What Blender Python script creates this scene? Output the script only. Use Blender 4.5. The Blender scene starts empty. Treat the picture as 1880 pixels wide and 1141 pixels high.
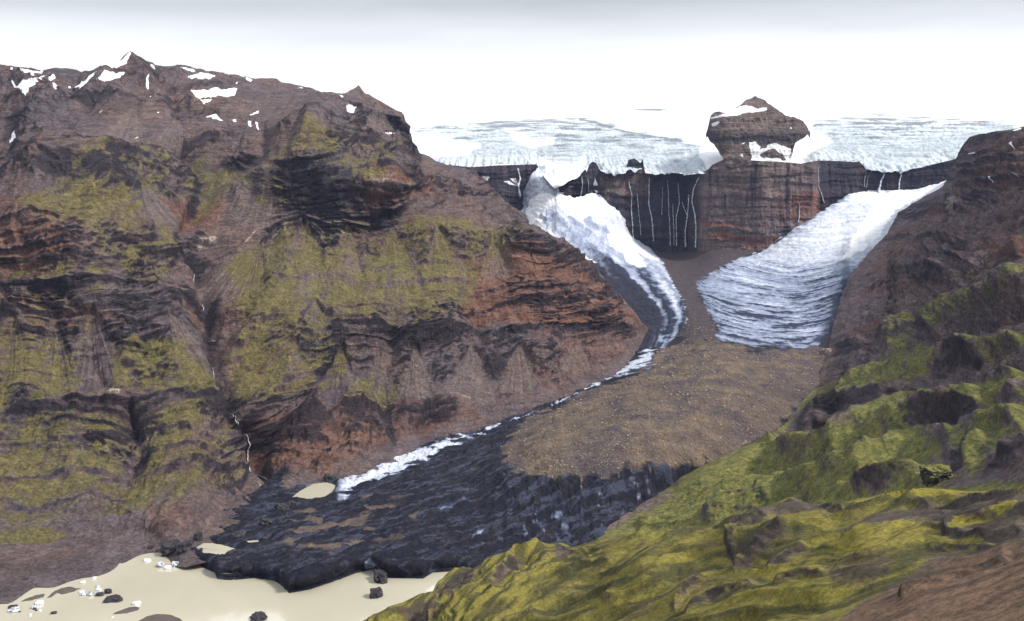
import bpy, math, random
import numpy as np
random.seed(4)
SC = bpy.context.scene
COL = SC.collection

# ------------------------------------------------------------------ camera model (1880 x 1141 photo units)
FPX, H, VH = 2016.0, 600.0, 330.0
TH = math.atan((570.5 - VH) / FPX)
CT, ST = math.cos(TH), math.sin(TH)

def pt(u, v, Y):
    """world point seen at photo position (u, v) at forward distance Y metres"""
    u = np.asarray(u, float); v = np.asarray(v, float)
    b = (570.5 - v) / FPX
    dy = CT + ST * b; dz = -ST + CT * b
    return np.stack([Y * (u - 940.0) / FPX / dy, Y + 0 * u, H + Y * dz / dy], -1)

def zY(u, v, Z):
    b = (570.5 - v) / FPX
    return (Z - H) * (CT + ST * b) / (-ST + CT * b)

ZO = {1: (0, 80, 2.984), 2: (620, 140, 2.984), 3: (1250, 140, 2.984), 4: (0, 450, 2.984), 5: (620, 450, 2.984),
      6: (1250, 450, 2.984), 7: (0, 761, 2.984), 8: (620, 761, 2.984), 9: (1250, 761, 2.984), 10: (0, 980, 5.697), 11: (240, 950, 5.697)}
def zc(k, pts):
    ox, oy, s = ZO[k]
    return [(ox + x / s, oy + y / s) for x, y in pts]

# ------------------------------------------------------------------ noise
def _hash(ix, iy, iz, seed):
    h = (ix.astype(np.uint32) * np.uint32(374761393) + iy.astype(np.uint32) * np.uint32(668265263)
         + iz.astype(np.uint32) * np.uint32(2246822519) + np.uint32(seed * 3266489917 & 0xffffffff))
    h ^= h >> np.uint32(13); h *= np.uint32(1274126177); h ^= h >> np.uint32(16)
    return h

def _g(h, x, y, z):
    a = (h & np.uint32(1023)).astype(np.float32) * np.float32(2 * math.pi / 1024)
    b = ((h >> np.uint32(10)) & np.uint32(1023)).astype(np.float32) * np.float32(2 / 1023) - np.float32(1)
    s = np.sqrt(np.maximum(0, 1 - b * b))
    return np.cos(a) * s * x + np.sin(a) * s * y + b * z

def perlin(x, y, z=None, seed=0):
    x = np.asarray(x, np.float32); y = np.asarray(y, np.float32)
    if z is None:
        z = np.float32(0.37) + 0 * x
    z = np.asarray(z, np.float32)
    fx, fy, fz = np.floor(x), np.floor(y), np.floor(z)
    ix, iy, iz = fx.astype(np.int32), fy.astype(np.int32), fz.astype(np.int32)
    x = x - fx; y = y - fy; z = z - fz
    w = lambda t: t * t * t * (t * (t * 6 - 15) + 10)
    a, b, c = w(x), w(y), w(z)
    r = 0
    for i in (0, 1):
        for j in (0, 1):
            for k in (0, 1):
                h = _hash(ix + i, iy + j, iz + k, seed)
                r = r + _g(h, x - i, y - j, z - k) * (a if i else 1 - a) * (b if j else 1 - b) * (c if k else 1 - c)
    return r * 1.55

def fbm(x, y, z=None, o=4, seed=0, gain=.5):
    r, a, t, f = 0, 1.0, 0, 1.0
    for k in range(o):
        r = r + a * perlin(x * f, y * f, None if z is None else z * f, seed + k * 7)
        t += a; a *= gain; f *= 2.03
    return r / t * 1.3

def ridged(x, y, z=None, o=4, seed=0, gain=.5):
    r, a, t, f = 0, 1.0, 0, 1.0
    for k in range(o):
        r = r + a * (1 - 2.2 * np.abs(perlin(x * f, y * f, None if z is None else z * f, seed + k * 7)))
        t += a; a *= gain; f *= 2.03
    return r / t

def ss(a, b, x):
    t = np.clip((x - a) / (b - a), 0, 1)
    return t * t * (3 - 2 * t)

# ------------------------------------------------------------------ 2-D shapes in photo units
def seg_d(U, V, a, b):
    ax, ay = a; bx, by = b
    dx, dy = bx - ax, by - ay
    t = np.clip(((U - ax) * dx + (V - ay) * dy) / max(dx * dx + dy * dy, 1e-9), 0, 1)
    return np.hypot(U - ax - t * dx, V - ay - t * dy)

def line_d(U, V, pts):
    d = np.full(U.shape, 1e9)
    for a, b in zip(pts[:-1], pts[1:]):
        d = np.minimum(d, seg_d(U, V, a, b))
    return d

def poly_sd(U, V, pts):
    """signed distance, positive inside"""
    d = np.full(U.shape, 1e9); ins = np.zeros(U.shape, bool)
    for a, b in zip(pts, pts[1:] + pts[:1]):
        d = np.minimum(d, seg_d(U, V, a, b))
        (ax, ay), (bx, by) = a, b
        if ay != by:
            ins ^= ((ay > V) != (by > V)) & (U < (bx - ax) * (V - ay) / (by - ay) + ax)
    return np.where(ins, d, -d)

def pm(U, V, pts, soft=12, jit=0.0):
    """soft polygon mask; jit = array of pixel offsets that rag its edge"""
    return ss(-soft, soft, poly_sd(U, V, pts) + jit)

def rbf(ctrl, smooth=1e-5, log=True):
    """thin plate spline of Y over (u, v); ctrl = [(u, v, Y)]"""
    c = np.array(ctrl, float); p = c[:, :2] / 1000; y = np.log(c[:, 2]) if log else c[:, 2]
    n = len(p)
    def ker(r2): return r2 * np.log(r2 + 1e-12)
    A = np.zeros((n + 3, n + 3))
    A[:n, :n] = ker(((p[:, None] - p[None]) ** 2).sum(-1)) + smooth * np.eye(n)
    A[:n, n] = 1; A[:n, n + 1:] = p; A[n, :n] = 1; A[n + 1:, :n] = p.T
    w = np.linalg.solve(A, np.concatenate([y, np.zeros(3)]))
    def f(U, V):
        U = np.asarray(U, float) / 1000; V = np.asarray(V, float) / 1000
        r = w[n] + w[n + 1] * U + w[n + 2] * V
        for k in range(n):
            r = r + w[k] * ker((U - p[k, 0]) ** 2 + (V - p[k, 1]) ** 2)
        return np.exp(r) if log else r
    return f

def ip(pts):
    p = sorted(pts)
    xs = [a for a, _ in p]; ys = [b for _, b in p]
    return lambda u: np.interp(u, xs, ys)

# ------------------------------------------------------------------ sheets of terrain
class Sheet:
    def __init__(s, u0, u1, top, bot, Yf, step=1.5, left=None, right=None):
        # left / right: how far the land is carried on, in coarse steps, beyond what this view takes in
        core = np.arange(u0, u1 + step, step)
        la = np.arange(left, u0 - 1, 6.0) if left is not None else np.zeros(0)
        ra = np.arange(core[-1] + 5, right, 6.0) if right is not None else np.zeros(0)
        s.u = np.concatenate([la, core, ra]); s.u0, s.step, s.off = u0, step, len(la)
        vt, vb = top(s.u), bot(s.u)
        s.vt, s.vb = vt, vb
        R = int(np.max(vb - vt) / step) + 2
        t = np.linspace(0, 1, R)[:, None]
        s.t = np.repeat(t, len(s.u), 1)
        s.U = np.repeat(s.u[None], R, 0); s.V = vt[None] + t * (vb - vt)[None]
        s.Y = Yf(s.U, s.V)
        s.P = pt(s.U, s.V, s.Y)
        s.B = s.P.copy()
        s.N = s.normal()
        s.att = {}
    def normal(s, k=1):
        P = s.P
        a = np.gradient(P, axis=1); b = np.gradient(P, axis=0)
        n = np.cross(b, a)
        n /= np.linalg.norm(n, axis=-1, keepdims=True) + 1e-9
        view = P - np.array([0, 0, H])
        n[(n * view).sum(-1) > 0] *= -1
        return n
    def push(s, d, dirn=None):
        s.P = s.P + (s.N if dirn is None else dirn) * d[..., None]
    def at(s, u, v, arr=None):
        """bilinear look-up of the finished surface"""
        arr = s.F if arr is None else arr
        u = np.asarray(u, float); v = np.asarray(v, float)
        c = np.clip((u - s.u0) / s.step + s.off, 0, len(s.u) - 1.001)
        vt = np.interp(u, s.u, s.vt); vb = np.interp(u, s.u, s.vb)
        r = np.clip((v - vt) / np.maximum(vb - vt, 1e-6), 0, .9999) * (s.F.shape[0] - 1)
        i, j = r.astype(int), c.astype(int); fr, fc = (r - i)[..., None], (c - j)[..., None]
        i = np.minimum(i, s.F.shape[0] - 2); j = np.minimum(j, s.F.shape[1] - 2)
        return (arr[i, j] * (1 - fr) * (1 - fc) + arr[i + 1, j] * fr * (1 - fc) + arr[i, j + 1] * (1 - fr) * fc + arr[i + 1, j + 1] * fr * fc)
    def band(s, line, h, amp, L=40, jit=None, ease=25, rag=1.0):
        """a cliff band: line = its upper edge; the bench above stands proud, the face drops below. returns face mask"""
        xs = [p[0] for p in line]
        vl = ip(line)(s.U)
        d = s.V - vl + (0 if jit is None else jit)
        w = ss(xs[0] - ease, xs[0] + ease * .4, s.U) * (1 - ss(xs[-1] - ease * .4, xs[-1] + ease, s.U))
        D = np.where(d < 0, np.exp(np.minimum(d, 0) / L), np.clip(1 - d / h, 0, 1)) * amp * w
        s.disp = getattr(s, 'disp', 0) + D
        x, y, z = [s.B[..., i] for i in range(3)]
        sc = s.Y.mean() / 2600
        nn = fbm(x / (55 * sc), y / (90 * sc), z / (40 * sc), o=4, seed=900 + int(xs[0]))
        vv = perlin(x / (9 * sc), z / (120 * sc), seed=950)
        return ss(-2, 2, d) * (1 - ss(h * .45, h * 1.1, d + 9 * nn)) * w * (1 - rag + rag * ss(-.38, .12, nn + .12)) * (.8 + .3 * vv)
    def line(s, pts, w, amp):
        d = line_d(s.U, s.V, pts)
        m = np.exp(-(d / w) ** 2)
        s.disp = getattr(s, 'disp', 0) + amp * m
        return m

def mesh_from_grid(name, P, att, mat, fmask=None, label=None):
    R, C = P.shape[:2]
    idx = np.arange(R * C).reshape(R, C)
    q = np.stack([idx[:-1, :-1], idx[1:, :-1], idx[1:, 1:], idx[:-1, 1:]], -1).reshape(-1, 4)
    if fmask is not None:
        q = q[fmask.reshape(-1)]
    used, inv = np.unique(q, return_inverse=True)
    q = inv.reshape(-1, 4)
    co = P.reshape(-1, 3)[used]
    me = bpy.data.meshes.new(name)
    me.vertices.add(len(co)); me.vertices.foreach_set('co', co.astype(np.float32).ravel())
    me.loops.add(q.size); me.loops.foreach_set('vertex_index', q.astype(np.int32).ravel())
    me.polygons.add(len(q)); me.polygons.foreach_set('loop_start', np.arange(0, q.size, 4, dtype=np.int32))
    me.update(calc_edges=True)
    me.polygons.foreach_set('use_smooth', np.ones(len(q), bool))
    for k, a in att.items():
        A = me.attributes.new(k, 'FLOAT', 'POINT')
        A.data.foreach_set('value', np.asarray(a, np.float32).reshape(-1)[used])
    me.materials.append(mat)
    o = bpy.data.objects.new(name, me); COL.objects.link(o)
    return o

def add_skirt(s, rows, dy, dz, side='top'):
    """carry the sheet on past its crest, back and down, so the hill has a far side"""
    n = rows
    e = s.P[0] if side == 'top' else s.P[-1]
    k = (np.arange(1, n + 1) / n)[:, None]
    rad = e[:, :2] / np.linalg.norm(e[:, :2], axis=1, keepdims=True)
    ext = np.repeat(e[None], n, 0).copy()
    ext[..., :2] += rad[None] * (dy * k)[..., None]
    ext[..., 2] += -dz * (k ** 1.3)
    nz = perlin(ext[..., 0] / 60, ext[..., 1] / 60, seed=77) * 8 * k
    ext[..., 2] += nz
    if side == 'top':
        s.P = np.concatenate([ext[::-1], s.P], 0)
        for kk in s.att: s.att[kk] = np.concatenate([np.repeat(s.att[kk][:1], n, 0), s.att[kk]], 0)
    else:
        s.P = np.concatenate([s.P, ext], 0)
        for kk in s.att: s.att[kk] = np.concatenate([s.att[kk], np.repeat(s.att[kk][-1:], n, 0)], 0)

def structure(o, label=None):
    o['kind'] = 'structure'
    if label: o['label'] = label
    return o

def thing(o, label, cat, group=None):
    o['label'] = label; o['category'] = cat
    if group: o['group'] = group
    return o

# ------------------------------------------------------------------ materials
class Mat:
    def __init__(s, name, rough=.9, spec=.2):
        s.m = bpy.data.materials.new(name); s.m.use_nodes = True
        s.t = s.m.node_tree; s.n = s.t.nodes; s.l = s.t.links
        s.b = s.n['Principled BSDF']
        s.b.inputs['Roughness'].default_value = rough
        s.b.inputs['Specular IOR Level'].default_value = spec
        s.tc = s.n.new('ShaderNodeTexCoord').outputs['Object']
    def put(s, sock, v):
        if isinstance(v, bpy.types.NodeSocket): s.l.new(v, sock)
        elif isinstance(v, (tuple, list)): sock.default_value = (*v, 1)[:len(sock.default_value)]
        else: sock.default_value = v
    def attr(s, name):
        a = s.n.new('ShaderNodeAttribute'); a.attribute_name = name
        return a.outputs['Fac']
    def noise(s, scale, detail=6, rough=.6, stretch=(1, 1, 1), dist=0.0, rot=(0, 0, 0)):
        mp = s.n.new('ShaderNodeMapping'); s.l.new(s.tc, mp.inputs[0])
        mp.inputs['Scale'].default_value = stretch; mp.inputs['Rotation'].default_value = rot
        t = s.n.new('ShaderNodeTexNoise'); s.l.new(mp.outputs[0], t.inputs['Vector'])
        t.inputs['Scale'].default_value = scale; t.inputs['Detail'].default_value = detail
        t.inputs['Roughness'].default_value = rough; t.inputs['Distortion'].default_value = dist
        return t.outputs['Fac']
    def math(s, op, a, b=0.0, c=None, clamp=False):
        m = s.n.new('ShaderNodeMath'); m.operation = op; m.use_clamp = clamp
        s.put(m.inputs[0], a); s.put(m.inputs[1], b)
        if c is not None: s.put(m.inputs[2], c)
        return m.outputs[0]
    def rng(s, v, a, b, c=0.0, d=1.0):
        m = s.n.new('ShaderNodeMapRange'); m.interpolation_type = 'SMOOTHSTEP'
        s.put(m.inputs[0], v)
        for i, x in enumerate((a, b, c, d)): m.inputs[i + 1].default_value = x
        return m.outputs[0]
    def edge(s, attr, nz, k=.7, w=.18):
        """attribute mask with its edge broken up by a noise"""
        x = s.math('MULTIPLY_ADD', s.math('SUBTRACT', nz, .5), k, s.attr(attr))
        return s.rng(x, .5 - w, .5 + w)
    def mix(s, a, b, f, mode='MIX'):
        m = s.n.new('ShaderNodeMix'); m.data_type = 'RGBA'; m.blend_type = mode
        s.put(m.inputs[0], f); s.put(m.inputs[6], a); s.put(m.inputs[7], b)
        return m.outputs[2]
    def vary(s, col, nz, lo, hi):
        """multiply a colour by a noise mapped to lo..hi"""
        v = s.rng(nz, .3, .7, lo, hi)
        c = s.n.new('ShaderNodeCombineColor')
        for i in range(3): s.l.new(v, c.inputs[i])
        return s.mix(col, c.outputs[0], 1.0, 'MULTIPLY')
    def bump(s, h, dist, strength=1.0, prev=None):
        b = s.n.new('ShaderNodeBump'); b.inputs['Distance'].default_value = dist; b.inputs['Strength'].default_value = strength
        s.l.new(h, b.inputs['Height'])
        if prev is not None: s.l.new(prev, b.inputs['Normal'])
        return b.outputs[0]
    def done(s, col, normal=None, rough=None):
        s.put(s.b.inputs['Base Color'], col)
        if normal is not None: s.l.new(normal, s.b.inputs['Normal'])
        if rough is not None: s.put(s.b.inputs['Roughness'], rough)
        return s.m

def rock_material(name, base, base2, moss, moss2, rust, dark, pale, grain=1.0, strata=9.0, scree=(.160, .125, .108)):
    """layered basalt with scree, moss, iron staining and pale rock, each where its attribute says"""
    M = Mat(name)
    n1 = M.noise(.05 * grain, 8, .65); n2 = M.noise(.16 * grain, 6, .7)
    ns = M.noise(.012 * grain, 7, .6, (1, 1, strata), .6)
    big = M.noise(.004 * grain, 5, .6)
    c = M.mix(base, base2, M.rng(big, .38, .62))
    c = M.mix(c, rust, M.edge('rust', n1, .9, .3))
    c = M.vary(c, ns, .72, 1.25)
    c = M.mix(c, scree, M.math('MULTIPLY', M.edge('fan', n1, .6, .3), .75))
    c = M.mix(c, pale, M.edge('pale', n2, .9, .2))
    dk = M.edge('dark', M.math('MULTIPLY_ADD', n1, .6, M.math('MULTIPLY', ns, .4)), 1.0, .28)
    c = M.mix(c, dark, M.math('MULTIPLY', dk, .88))
    ms = M.mix(moss, moss2, M.rng(n1, .35, .65))
    c = M.mix(c, ms, M.math('MULTIPLY', M.edge('moss', M.math('MULTIPLY_ADD', n2, .5, M.math('MULTIPLY', n1, .5)), 1.9, .4), .82))
    c = M.vary(c, n2, .62, 1.38)
    c = M.vary(c, M.noise(.5 * grain, 3, .6), .8, 1.2)
    rill = M.noise(.05 * grain, 6, .65, (1, 1, .14), 1.0)
    c = M.vary(c, rill, .74, 1.26)
    b = M.bump(n1, 12 / grain); b = M.bump(n2, 4.5 / grain, 1, b); b = M.bump(ns, 8 / grain, .8, b); b = M.bump(rill, 6 / grain, .8, b)
    return M.done(c, b)

# ------------------------------------------------------------------ valley sheet: glaciers, moraine, dark snout
hwY = ip([(780, 4600), (850, 4650), (960, 4760), (1100, 4760), (1180, 4800), (1262, 4810), (1285, 4640), (1300, 4560), (1400, 4470), (1490, 4500),
          (1508, 4560), (1520, 4660), (1600, 4700), (1690, 4680), (1780, 4640)])
def hw_base(u, v): return hwY(u) - (v - 300) * .45

LM_BOT = [(-90, 1150), (-40, 1120), (0, 1110), (17, 1109), (40, 1095), (65, 1080), (96, 1080), (125, 1070), (153, 1062), (168, 1060), (225, 1041), (219, 1033), (274, 1016),
          (298, 1016), (342, 1016), (400, 997), (440, 972), (500, 935), (540, 916), (580, 895), (620, 887), (700, 856), (787, 811),
          (868, 796), (921, 776), (1000, 745), (1060, 720), (1130, 688), (1165, 650), (1190, 606), (1200, 590)]
lm_bot = ip(LM_BOT)
TOE = [(330, 1016), (345, 1020), (363, 1036), (380, 1046), (396, 1053), (399, 1064), (424, 1066), (468, 1062), (503, 1067), (514, 1073), (530, 1090), (570, 1083),
       (620, 1066), (653, 1053), (684, 1046), (709, 1062), (777, 1063), (794, 1052), (838, 1049), (880, 1060), (1090, 1100), (1800, 1200)]
toe = ip(TOE)
RM_TOP = [(1060, 1012), (1080, 1000), (1130, 955), (1250, 880), (1380, 815), (1450, 765), (1500, 712), (1516, 660), (1530, 600), (1545, 545), (1562, 503), (1600, 462), (1630, 430), (1650, 392),
          (1700, 362), (1738, 335), (1750, 303), (1768, 268), (1782, 252), (1800, 247), (1840, 243), (1880, 233), (1960, 222)]
rm_top = ip(RM_TOP)

cz = [(340, 1000, 10), (400, 1020, 16), (440, 980, 12), (500, 940, 12), (540, 917, 9), (580, 895, 8), (620, 887, 10), (700, 856, 16), (787, 811, 25), (868, 796, 30), (921, 776, 40), (1000, 745, 56),
      (1060, 720, 72), (1130, 688, 92), (1190, 640, 118), (1230, 620, 134), (1270, 616, 158), (1380, 640, 158), (1500, 645, 142),
      (450, 1030, 20), (520, 1040, 22), (600, 1030, 24), (700, 1020, 26), (800, 1010, 24), (560, 980, 24), (700, 940, 30), (800, 900, 38), (880, 830, 44), (900, 950, 30),
      (940, 862, 66), (1020, 876, 78), (1120, 870, 84), (1220, 855, 84), (1300, 832, 86), (1000, 800, 88), (1150, 760, 118), (1300, 720, 138), (1420, 700, 140),
      (1050, 935, 42), (930, 1010, 14), (1020, 1000, 15), (1090, 990, 18), (1180, 930, 30), (1250, 882, 46), (1380, 815, 86), (1450, 765, 104), (1500, 718, 122), (1525, 660, 140)]
CC = [(u, v, zY(u, v, z)) for u, v, z in cz]
CC += [(1300, 520, 3850), (1340, 490, 4150), (1240, 530, 3850), (1220, 560, 3600), (1120, 500, 4150), (1060, 450, 4360), (1000, 400, 4530), (1010, 350, 4640), (1060, 372, 4630), (1020, 362, 4610),
       (1200, 500, 4230), (1560, 500, 3850), (1530, 560, 3420), (1500, 600, 3230), (1440, 560, 3500), (1380, 520, 3850), (1450, 480, 4120), (1630, 430, 4240), (1600, 400, 4400),
       (1650, 392, 4430), (1700, 362, 4560)]
for u, v in [(965, 380), (985, 330), (1140, 400), (1165, 440), (1210, 462), (1262, 463), (1300, 462), (1400, 460), (1440, 432), (1500, 394), (1570, 356), (1620, 352), (1680, 350), (1740, 334)]:
    CC.append((u, v, float(hw_base(u, v)) - (75 if v < 350 and u < 1095 else 6)))
yC0 = rbf(CC, 2e-6)
def yC(U, V):
    Y = yC0(U, V)
    s = toe(U) - V
    edge = zY(U, np.minimum(toe(U), 1140), 0.0)
    m = 1 - ss(4, 30, s)
    m = m * (1 - ss(850, 900, U))
    return Y * (1 - m) + (edge + np.clip(s, 0, 40) * 1.2) * m

def c_top(u):
    a = ip([(200, 985), (340, 962), (400, 950), (540, 850), (640, 790), (800, 640), (926, 440), (965, 352), (980, 320), (990, 308), (1014, 310), (1022, 345), (1030, 361), (1060, 367), (1085, 360), (1100, 364),
            (1140, 395), (1160, 432), (1200, 460), (1290, 460), (1400, 457), (1440, 430), (1500, 393), (1565, 354), (1580, 346), (1600, 349), (1620, 350), (1680, 348), (1740, 328), (1790, 300)])
    return a(u)
def c_bot(u):
    return ip(TOE[:19] + [(870, 1052), (930, 1050), (1000, 1045), (1080, 1030), (1130, 985), (1250, 912), (1380, 848), (1450, 800), (1520, 755), (1545, 690), (1560, 600), (1600, 500), (1650, 440), (1700, 390), (1750, 350), (1790, 340)])(u)

C = Sheet(331, 1760, c_top, c_bot, yC)
U, V = C.U, C.V
X, Yw, Z = [C.B[..., i] for i in range(3)]
jn = 14 * fbm(X / 90, Yw / 90, o=4, seed=3); jf = 7 * fbm(X / 25, Yw / 25, o=4, seed=5)
# where what lies
right_ice_poly = [(1280, 520), (1300, 505), (1350, 478), (1400, 462), (1445, 430), (1500, 393), (1560, 356), (1590, 342), (1640, 345), (1740, 322), (1790, 300), (1790, 345), (1745, 352),
                  (1660, 395), (1640, 440), (1572, 500), (1540, 560), (1532, 585), (1520, 612), (1502, 630), (1480, 638), (1450, 641), (1420, 639), (1390, 636), (1350, 632), (1325, 629), (1311, 619), (1318, 604), (1306, 585), (1294, 562), (1283, 540)]
left_ice_poly = [(900, 300), (1095, 300), (1120, 355), (1150, 390), (1180, 420), (1185, 450), (1215, 480), (1235, 520), (1258, 560), (1262, 590), (1245, 615), (1205, 652), (1135, 692), (1000, 752), (925, 785),
                 (860, 835), (700, 905), (600, 935), (580, 900), (700, 850), (870, 780), (1000, 735), (1130, 680), (1180, 620), (1100, 500), (900, 400)]
brown_poly = [(1275, 612), (1320, 630), (1390, 640), (1450, 646), (1500, 640), (1530, 650), (1510, 720), (1450, 770), (1380, 822), (1290, 850), (1200, 852), (1100, 872), (1010, 880), (940, 870), (925, 830),
              (950, 785), (1040, 738), (1140, 690), (1210, 652)]
medial_poly = [(1196, 452), (1290, 450), (1410, 452), (1352, 480), (1300, 505), (1279, 522), (1296, 560), (1315, 600), (1325, 634), (1275, 616), (1235, 622), (1262, 590), (1258, 556), (1235, 518), (1212, 478)]
m_right = pm(U, V, right_ice_poly, 4, jf * 1.1)
m_left = pm(U, V, left_ice_poly, 5, jf)
m_brown = np.maximum(pm(U, V, brown_poly, 20, jn * 1.8 + jf * 1.5), pm(U, V, medial_poly, 4, jf * .5))
# long tongues of dirt running down off the moraine onto the dark ice
streak = fbm(X / 16, Yw / 90, o=3, seed=11)
fr_line = ip([(880, 850), (940, 862), (1010, 872), (1100, 868), (1200, 850), (1300, 830), (1400, 800), (1480, 740)])(U)
m_brown = np.maximum(m_brown, ss(-.02, .5, streak + .3 * fbm(X / 10, Yw / 20, o=3, seed=12) - (V - fr_line) / 140) * ss(-5, 5, V - fr_line) * ss(900, 950, U) * (1 - ss(1330, 1400, U)))
# patchy brown dirt on the snout
snout = ss(800, 860, V) * (1 - m_brown)
dirt = ss(.02, .3, fbm(X / 70, Yw / 45, o=4, seed=21)) * (pm(U, V, [(520, 930), (640, 905), (760, 880), (800, 940), (740, 1000), (640, 1030), (520, 1010), (420, 1050), (380, 1030), (470, 990)], 25, jn)) * .62
m_brown = np.maximum(m_brown, dirt)
# clean ice on the snout: the bright strip down the left, grey ice at the right foot
strip = [(612, 905), (640, 885), (700, 862), (770, 835), (830, 812), (880, 800), (930, 778), (1000, 752), (1130, 690), (1190, 655)]
d_str = line_d(U, V, strip)
wid = np.interp(U, [600, 650, 730, 800, 860, 930, 1050, 1140, 1190], [16, 17, 16, 12, 5, 5, 3, 6, 13])
s_off = np.interp(U, [600, 760, 840, 900, 1100, 1150], [.1, .2, .5, .72, .8, .1])
m_strip = ss(.35, -.35, d_str / wid - 1 + 1.5 * fbm(X / 40, Yw / 22, o=4, seed=31) + s_off) * ss(600, 640, U + jf)
foot = pm(U, V, [(880, 990), (930, 950), (1010, 930), (1130, 880), (1220, 860), (1250, 880), (1180, 930), (1090, 990), (1040, 1004), (940, 1010), (870, 1010)], 18, jn)
m_foot = foot * ss(-.05, .4, fbm(X / 12, Yw / 40, o=5, seed=33) + .02) * .6
grey2 = pm(U, V, [(800, 915), (860, 880), (890, 890), (840, 940), (800, 950)], 14, jn) * ss(-.2, .3, fbm(X / 30, Yw / 30, o=4, seed=35)) * .6
small = sum(pm(U, V, zc(8, p), 3, jf * .4) for p in ([(730, 690), (770, 645), (800, 640), (780, 665)], [(700, 725), (750, 705), (740, 720), (710, 732)], [(140, 800), (190, 780), (230, 830), (200, 850), (150, 850)]))
along = rbf([(1000, 340, 0), (980, 400, -.3), (1060, 400, .3), (1040, 450, -.3), (1130, 440, .4), (1100, 500, -.3), (1190, 480, .4), (1150, 560, -.3), (1240, 540, .4), (1190, 615, -.3), (1258, 585, .4), (1130, 690, -.3), (1230, 640, .4), (900, 780, -.3), (950, 790, .5), (640, 880, -.3), (680, 900, .5)], 1e-4, log=False)(U, V)
along_ = along + .15 * fbm(X / 40, Yw / 80, o=4, seed=56)
m_ice = np.clip(np.maximum.reduce([m_right, m_left * ss(.25, .0, (V - 640) / 200.), m_strip, m_foot, grey2, small * .8]), 0, 1)
m_ice = m_ice * np.where((U < 1265) & (V < 660), 1 - .55 * ss(.08, -.08, along_) * ss(440, 500, V), 1)
m_ice = np.where((U < 1260) & (V > 640), np.maximum.reduce([m_strip, m_foot, grey2, np.clip(small, 0, 1) * .8]), m_ice)
m_brown = m_brown * (1 - m_ice * ss(760, 700, V)) * (1 - m_strip)
# snow lying on the ice
snow = np.maximum.reduce([
    pm(U, V, zc(2, [(1190, 665), (1290, 675), (1390, 655), (1440, 690), (1530, 770), (1480, 785), (1390, 765), (1340, 795), (1260, 780), (1200, 720)]), 3, jf * .5),
    pm(U, V, zc(2, [(1470, 880), (1560, 850), (1650, 930), (1760, 1015), (1690, 1000), (1630, 955), (1690, 1045), (1640, 1045), (1580, 1020), (1560, 980), (1490, 950)]), 2.5, jf * .35),
    pm(U, V, zc(2, [(1030, 750), (1060, 690), (1100, 650), (1190, 660), (1200, 720), (1130, 730), (1110, 780), (1150, 850), (1250, 930), (1440, 1040), (1400, 1030), (1180, 910), (1100, 860), (1060, 840)]), 4, jf * .6) * .9,
    pm(U, V, zc(2, [(1060, 470), (1420, 480), (1380, 540), (1200, 600), (1180, 640), (1060, 660)]), 6, jf * 2) * .5 * ss(-.25, .15, fbm(X / 40, Z / 30, o=4, seed=66)),
    pm(U, V, zc(3, [(930, 680), (940, 640), (990, 610), (1030, 640), (1080, 650), (1250, 610), (1260, 650), (1330, 620), (1480, 555), (1450, 620), (1290, 690), (1180, 730), (1100, 860), (1000, 960), (880, 1010), (960, 850), (1060, 700)]), 5, jf * .8) * .9])
for d in range(9):       # white dashes on the icefall apron
    pass
# flow bands (ogives) on the right tongue
ph = rbf([(1284, 522, 1.0), (1300, 565, .45), (1318, 612, .05), (1390, 630, .0), (1500, 632, .0), (1320, 520, 1.25), (1350, 560, .8), (1400, 590, .5), (1480, 600, .42), (1532, 570, .6), (1360, 495, 1.75), (1420, 530, 1.4),
          (1500, 545, 1.15), (1550, 525, 1.2), (1420, 470, 2.4), (1480, 495, 2.0), (1560, 490, 1.75), (1500, 440, 3.0), (1570, 450, 2.6), (1600, 370, 4.2)], 1e-4, log=False)
PH = ph(U, V)
ogive = .55 * perlin(PH * 10 + .5 * fbm(X / 60, Yw / 60, o=3, seed=42), X / 160, seed=41) + .75 * perlin(PH * 27 + .6 * fbm(X / 40, Yw / 40, o=3, seed=45), X / 90, seed=43) + .6 * fbm(X / 20, Yw / 20, o=3, seed=44) + .75 * ss(.12, .4, perlin(PH * 34 + 1.0 * fbm(X / 70, Yw / 70, o=4, seed=47), X / 130, seed=46))
st_r = np.where(m_right > .02, ogive, 0) * ss(520, 480, V) + np.where(m_right > .02, ogive, 0) * ss(470, 520, V)
# left tongue: along-flow bands
st_l = perlin(along * 11 + .4 * fbm(X / 80, Yw / 80, o=3, seed=52), V / 90, seed=51) + .6 * fbm(X / 22, Yw / 40, o=4, seed=53)
stripe = np.where(U > 1268, st_r, st_l)
dirty_l = ss(440, 520, V) * (U < 1275) * (.50 - .42 * ss(-.02, .14, along + .12 * fbm(X / 50, Yw / 90, o=3, seed=55)))
clean = np.clip(.62 - np.where(U > 1268, .36, .62) * stripe * (.7 + .5 * ss(470, 560, V)) - .2 * ss(470, 560, V) - dirty_l + .25 * ss(520, 430, V), 0, 1)
clean = clean - .3 * pm(U, V, [(1000, 400), (1080, 400), (1150, 470), (1210, 500), (1150, 520), (1080, 480)], 25, jn)
edge_dirt = pm(U, V, right_ice_poly, 16, jf * 1.5 - 3 - 15 * ss(1490, 1535, U) * ss(500, 560, V))
clean = np.where((U > 1268), clean * (.25 + .75 * edge_dirt) + .1 * (V < 480), clean)
snow_r = ss(520, 440, V) * (U > 1300) * m_right * ss(-.1, .5, fbm(PH * 6, X / 200, o=3, seed=61) + .15)
snow = np.maximum(snow, snow_r * .5)
clean = np.where(V > 640, np.clip(.75 * m_strip + .35 * m_foot + .3 * grey2 + .5 * small - .2 * stripe, 0, 1), clean)
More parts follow.
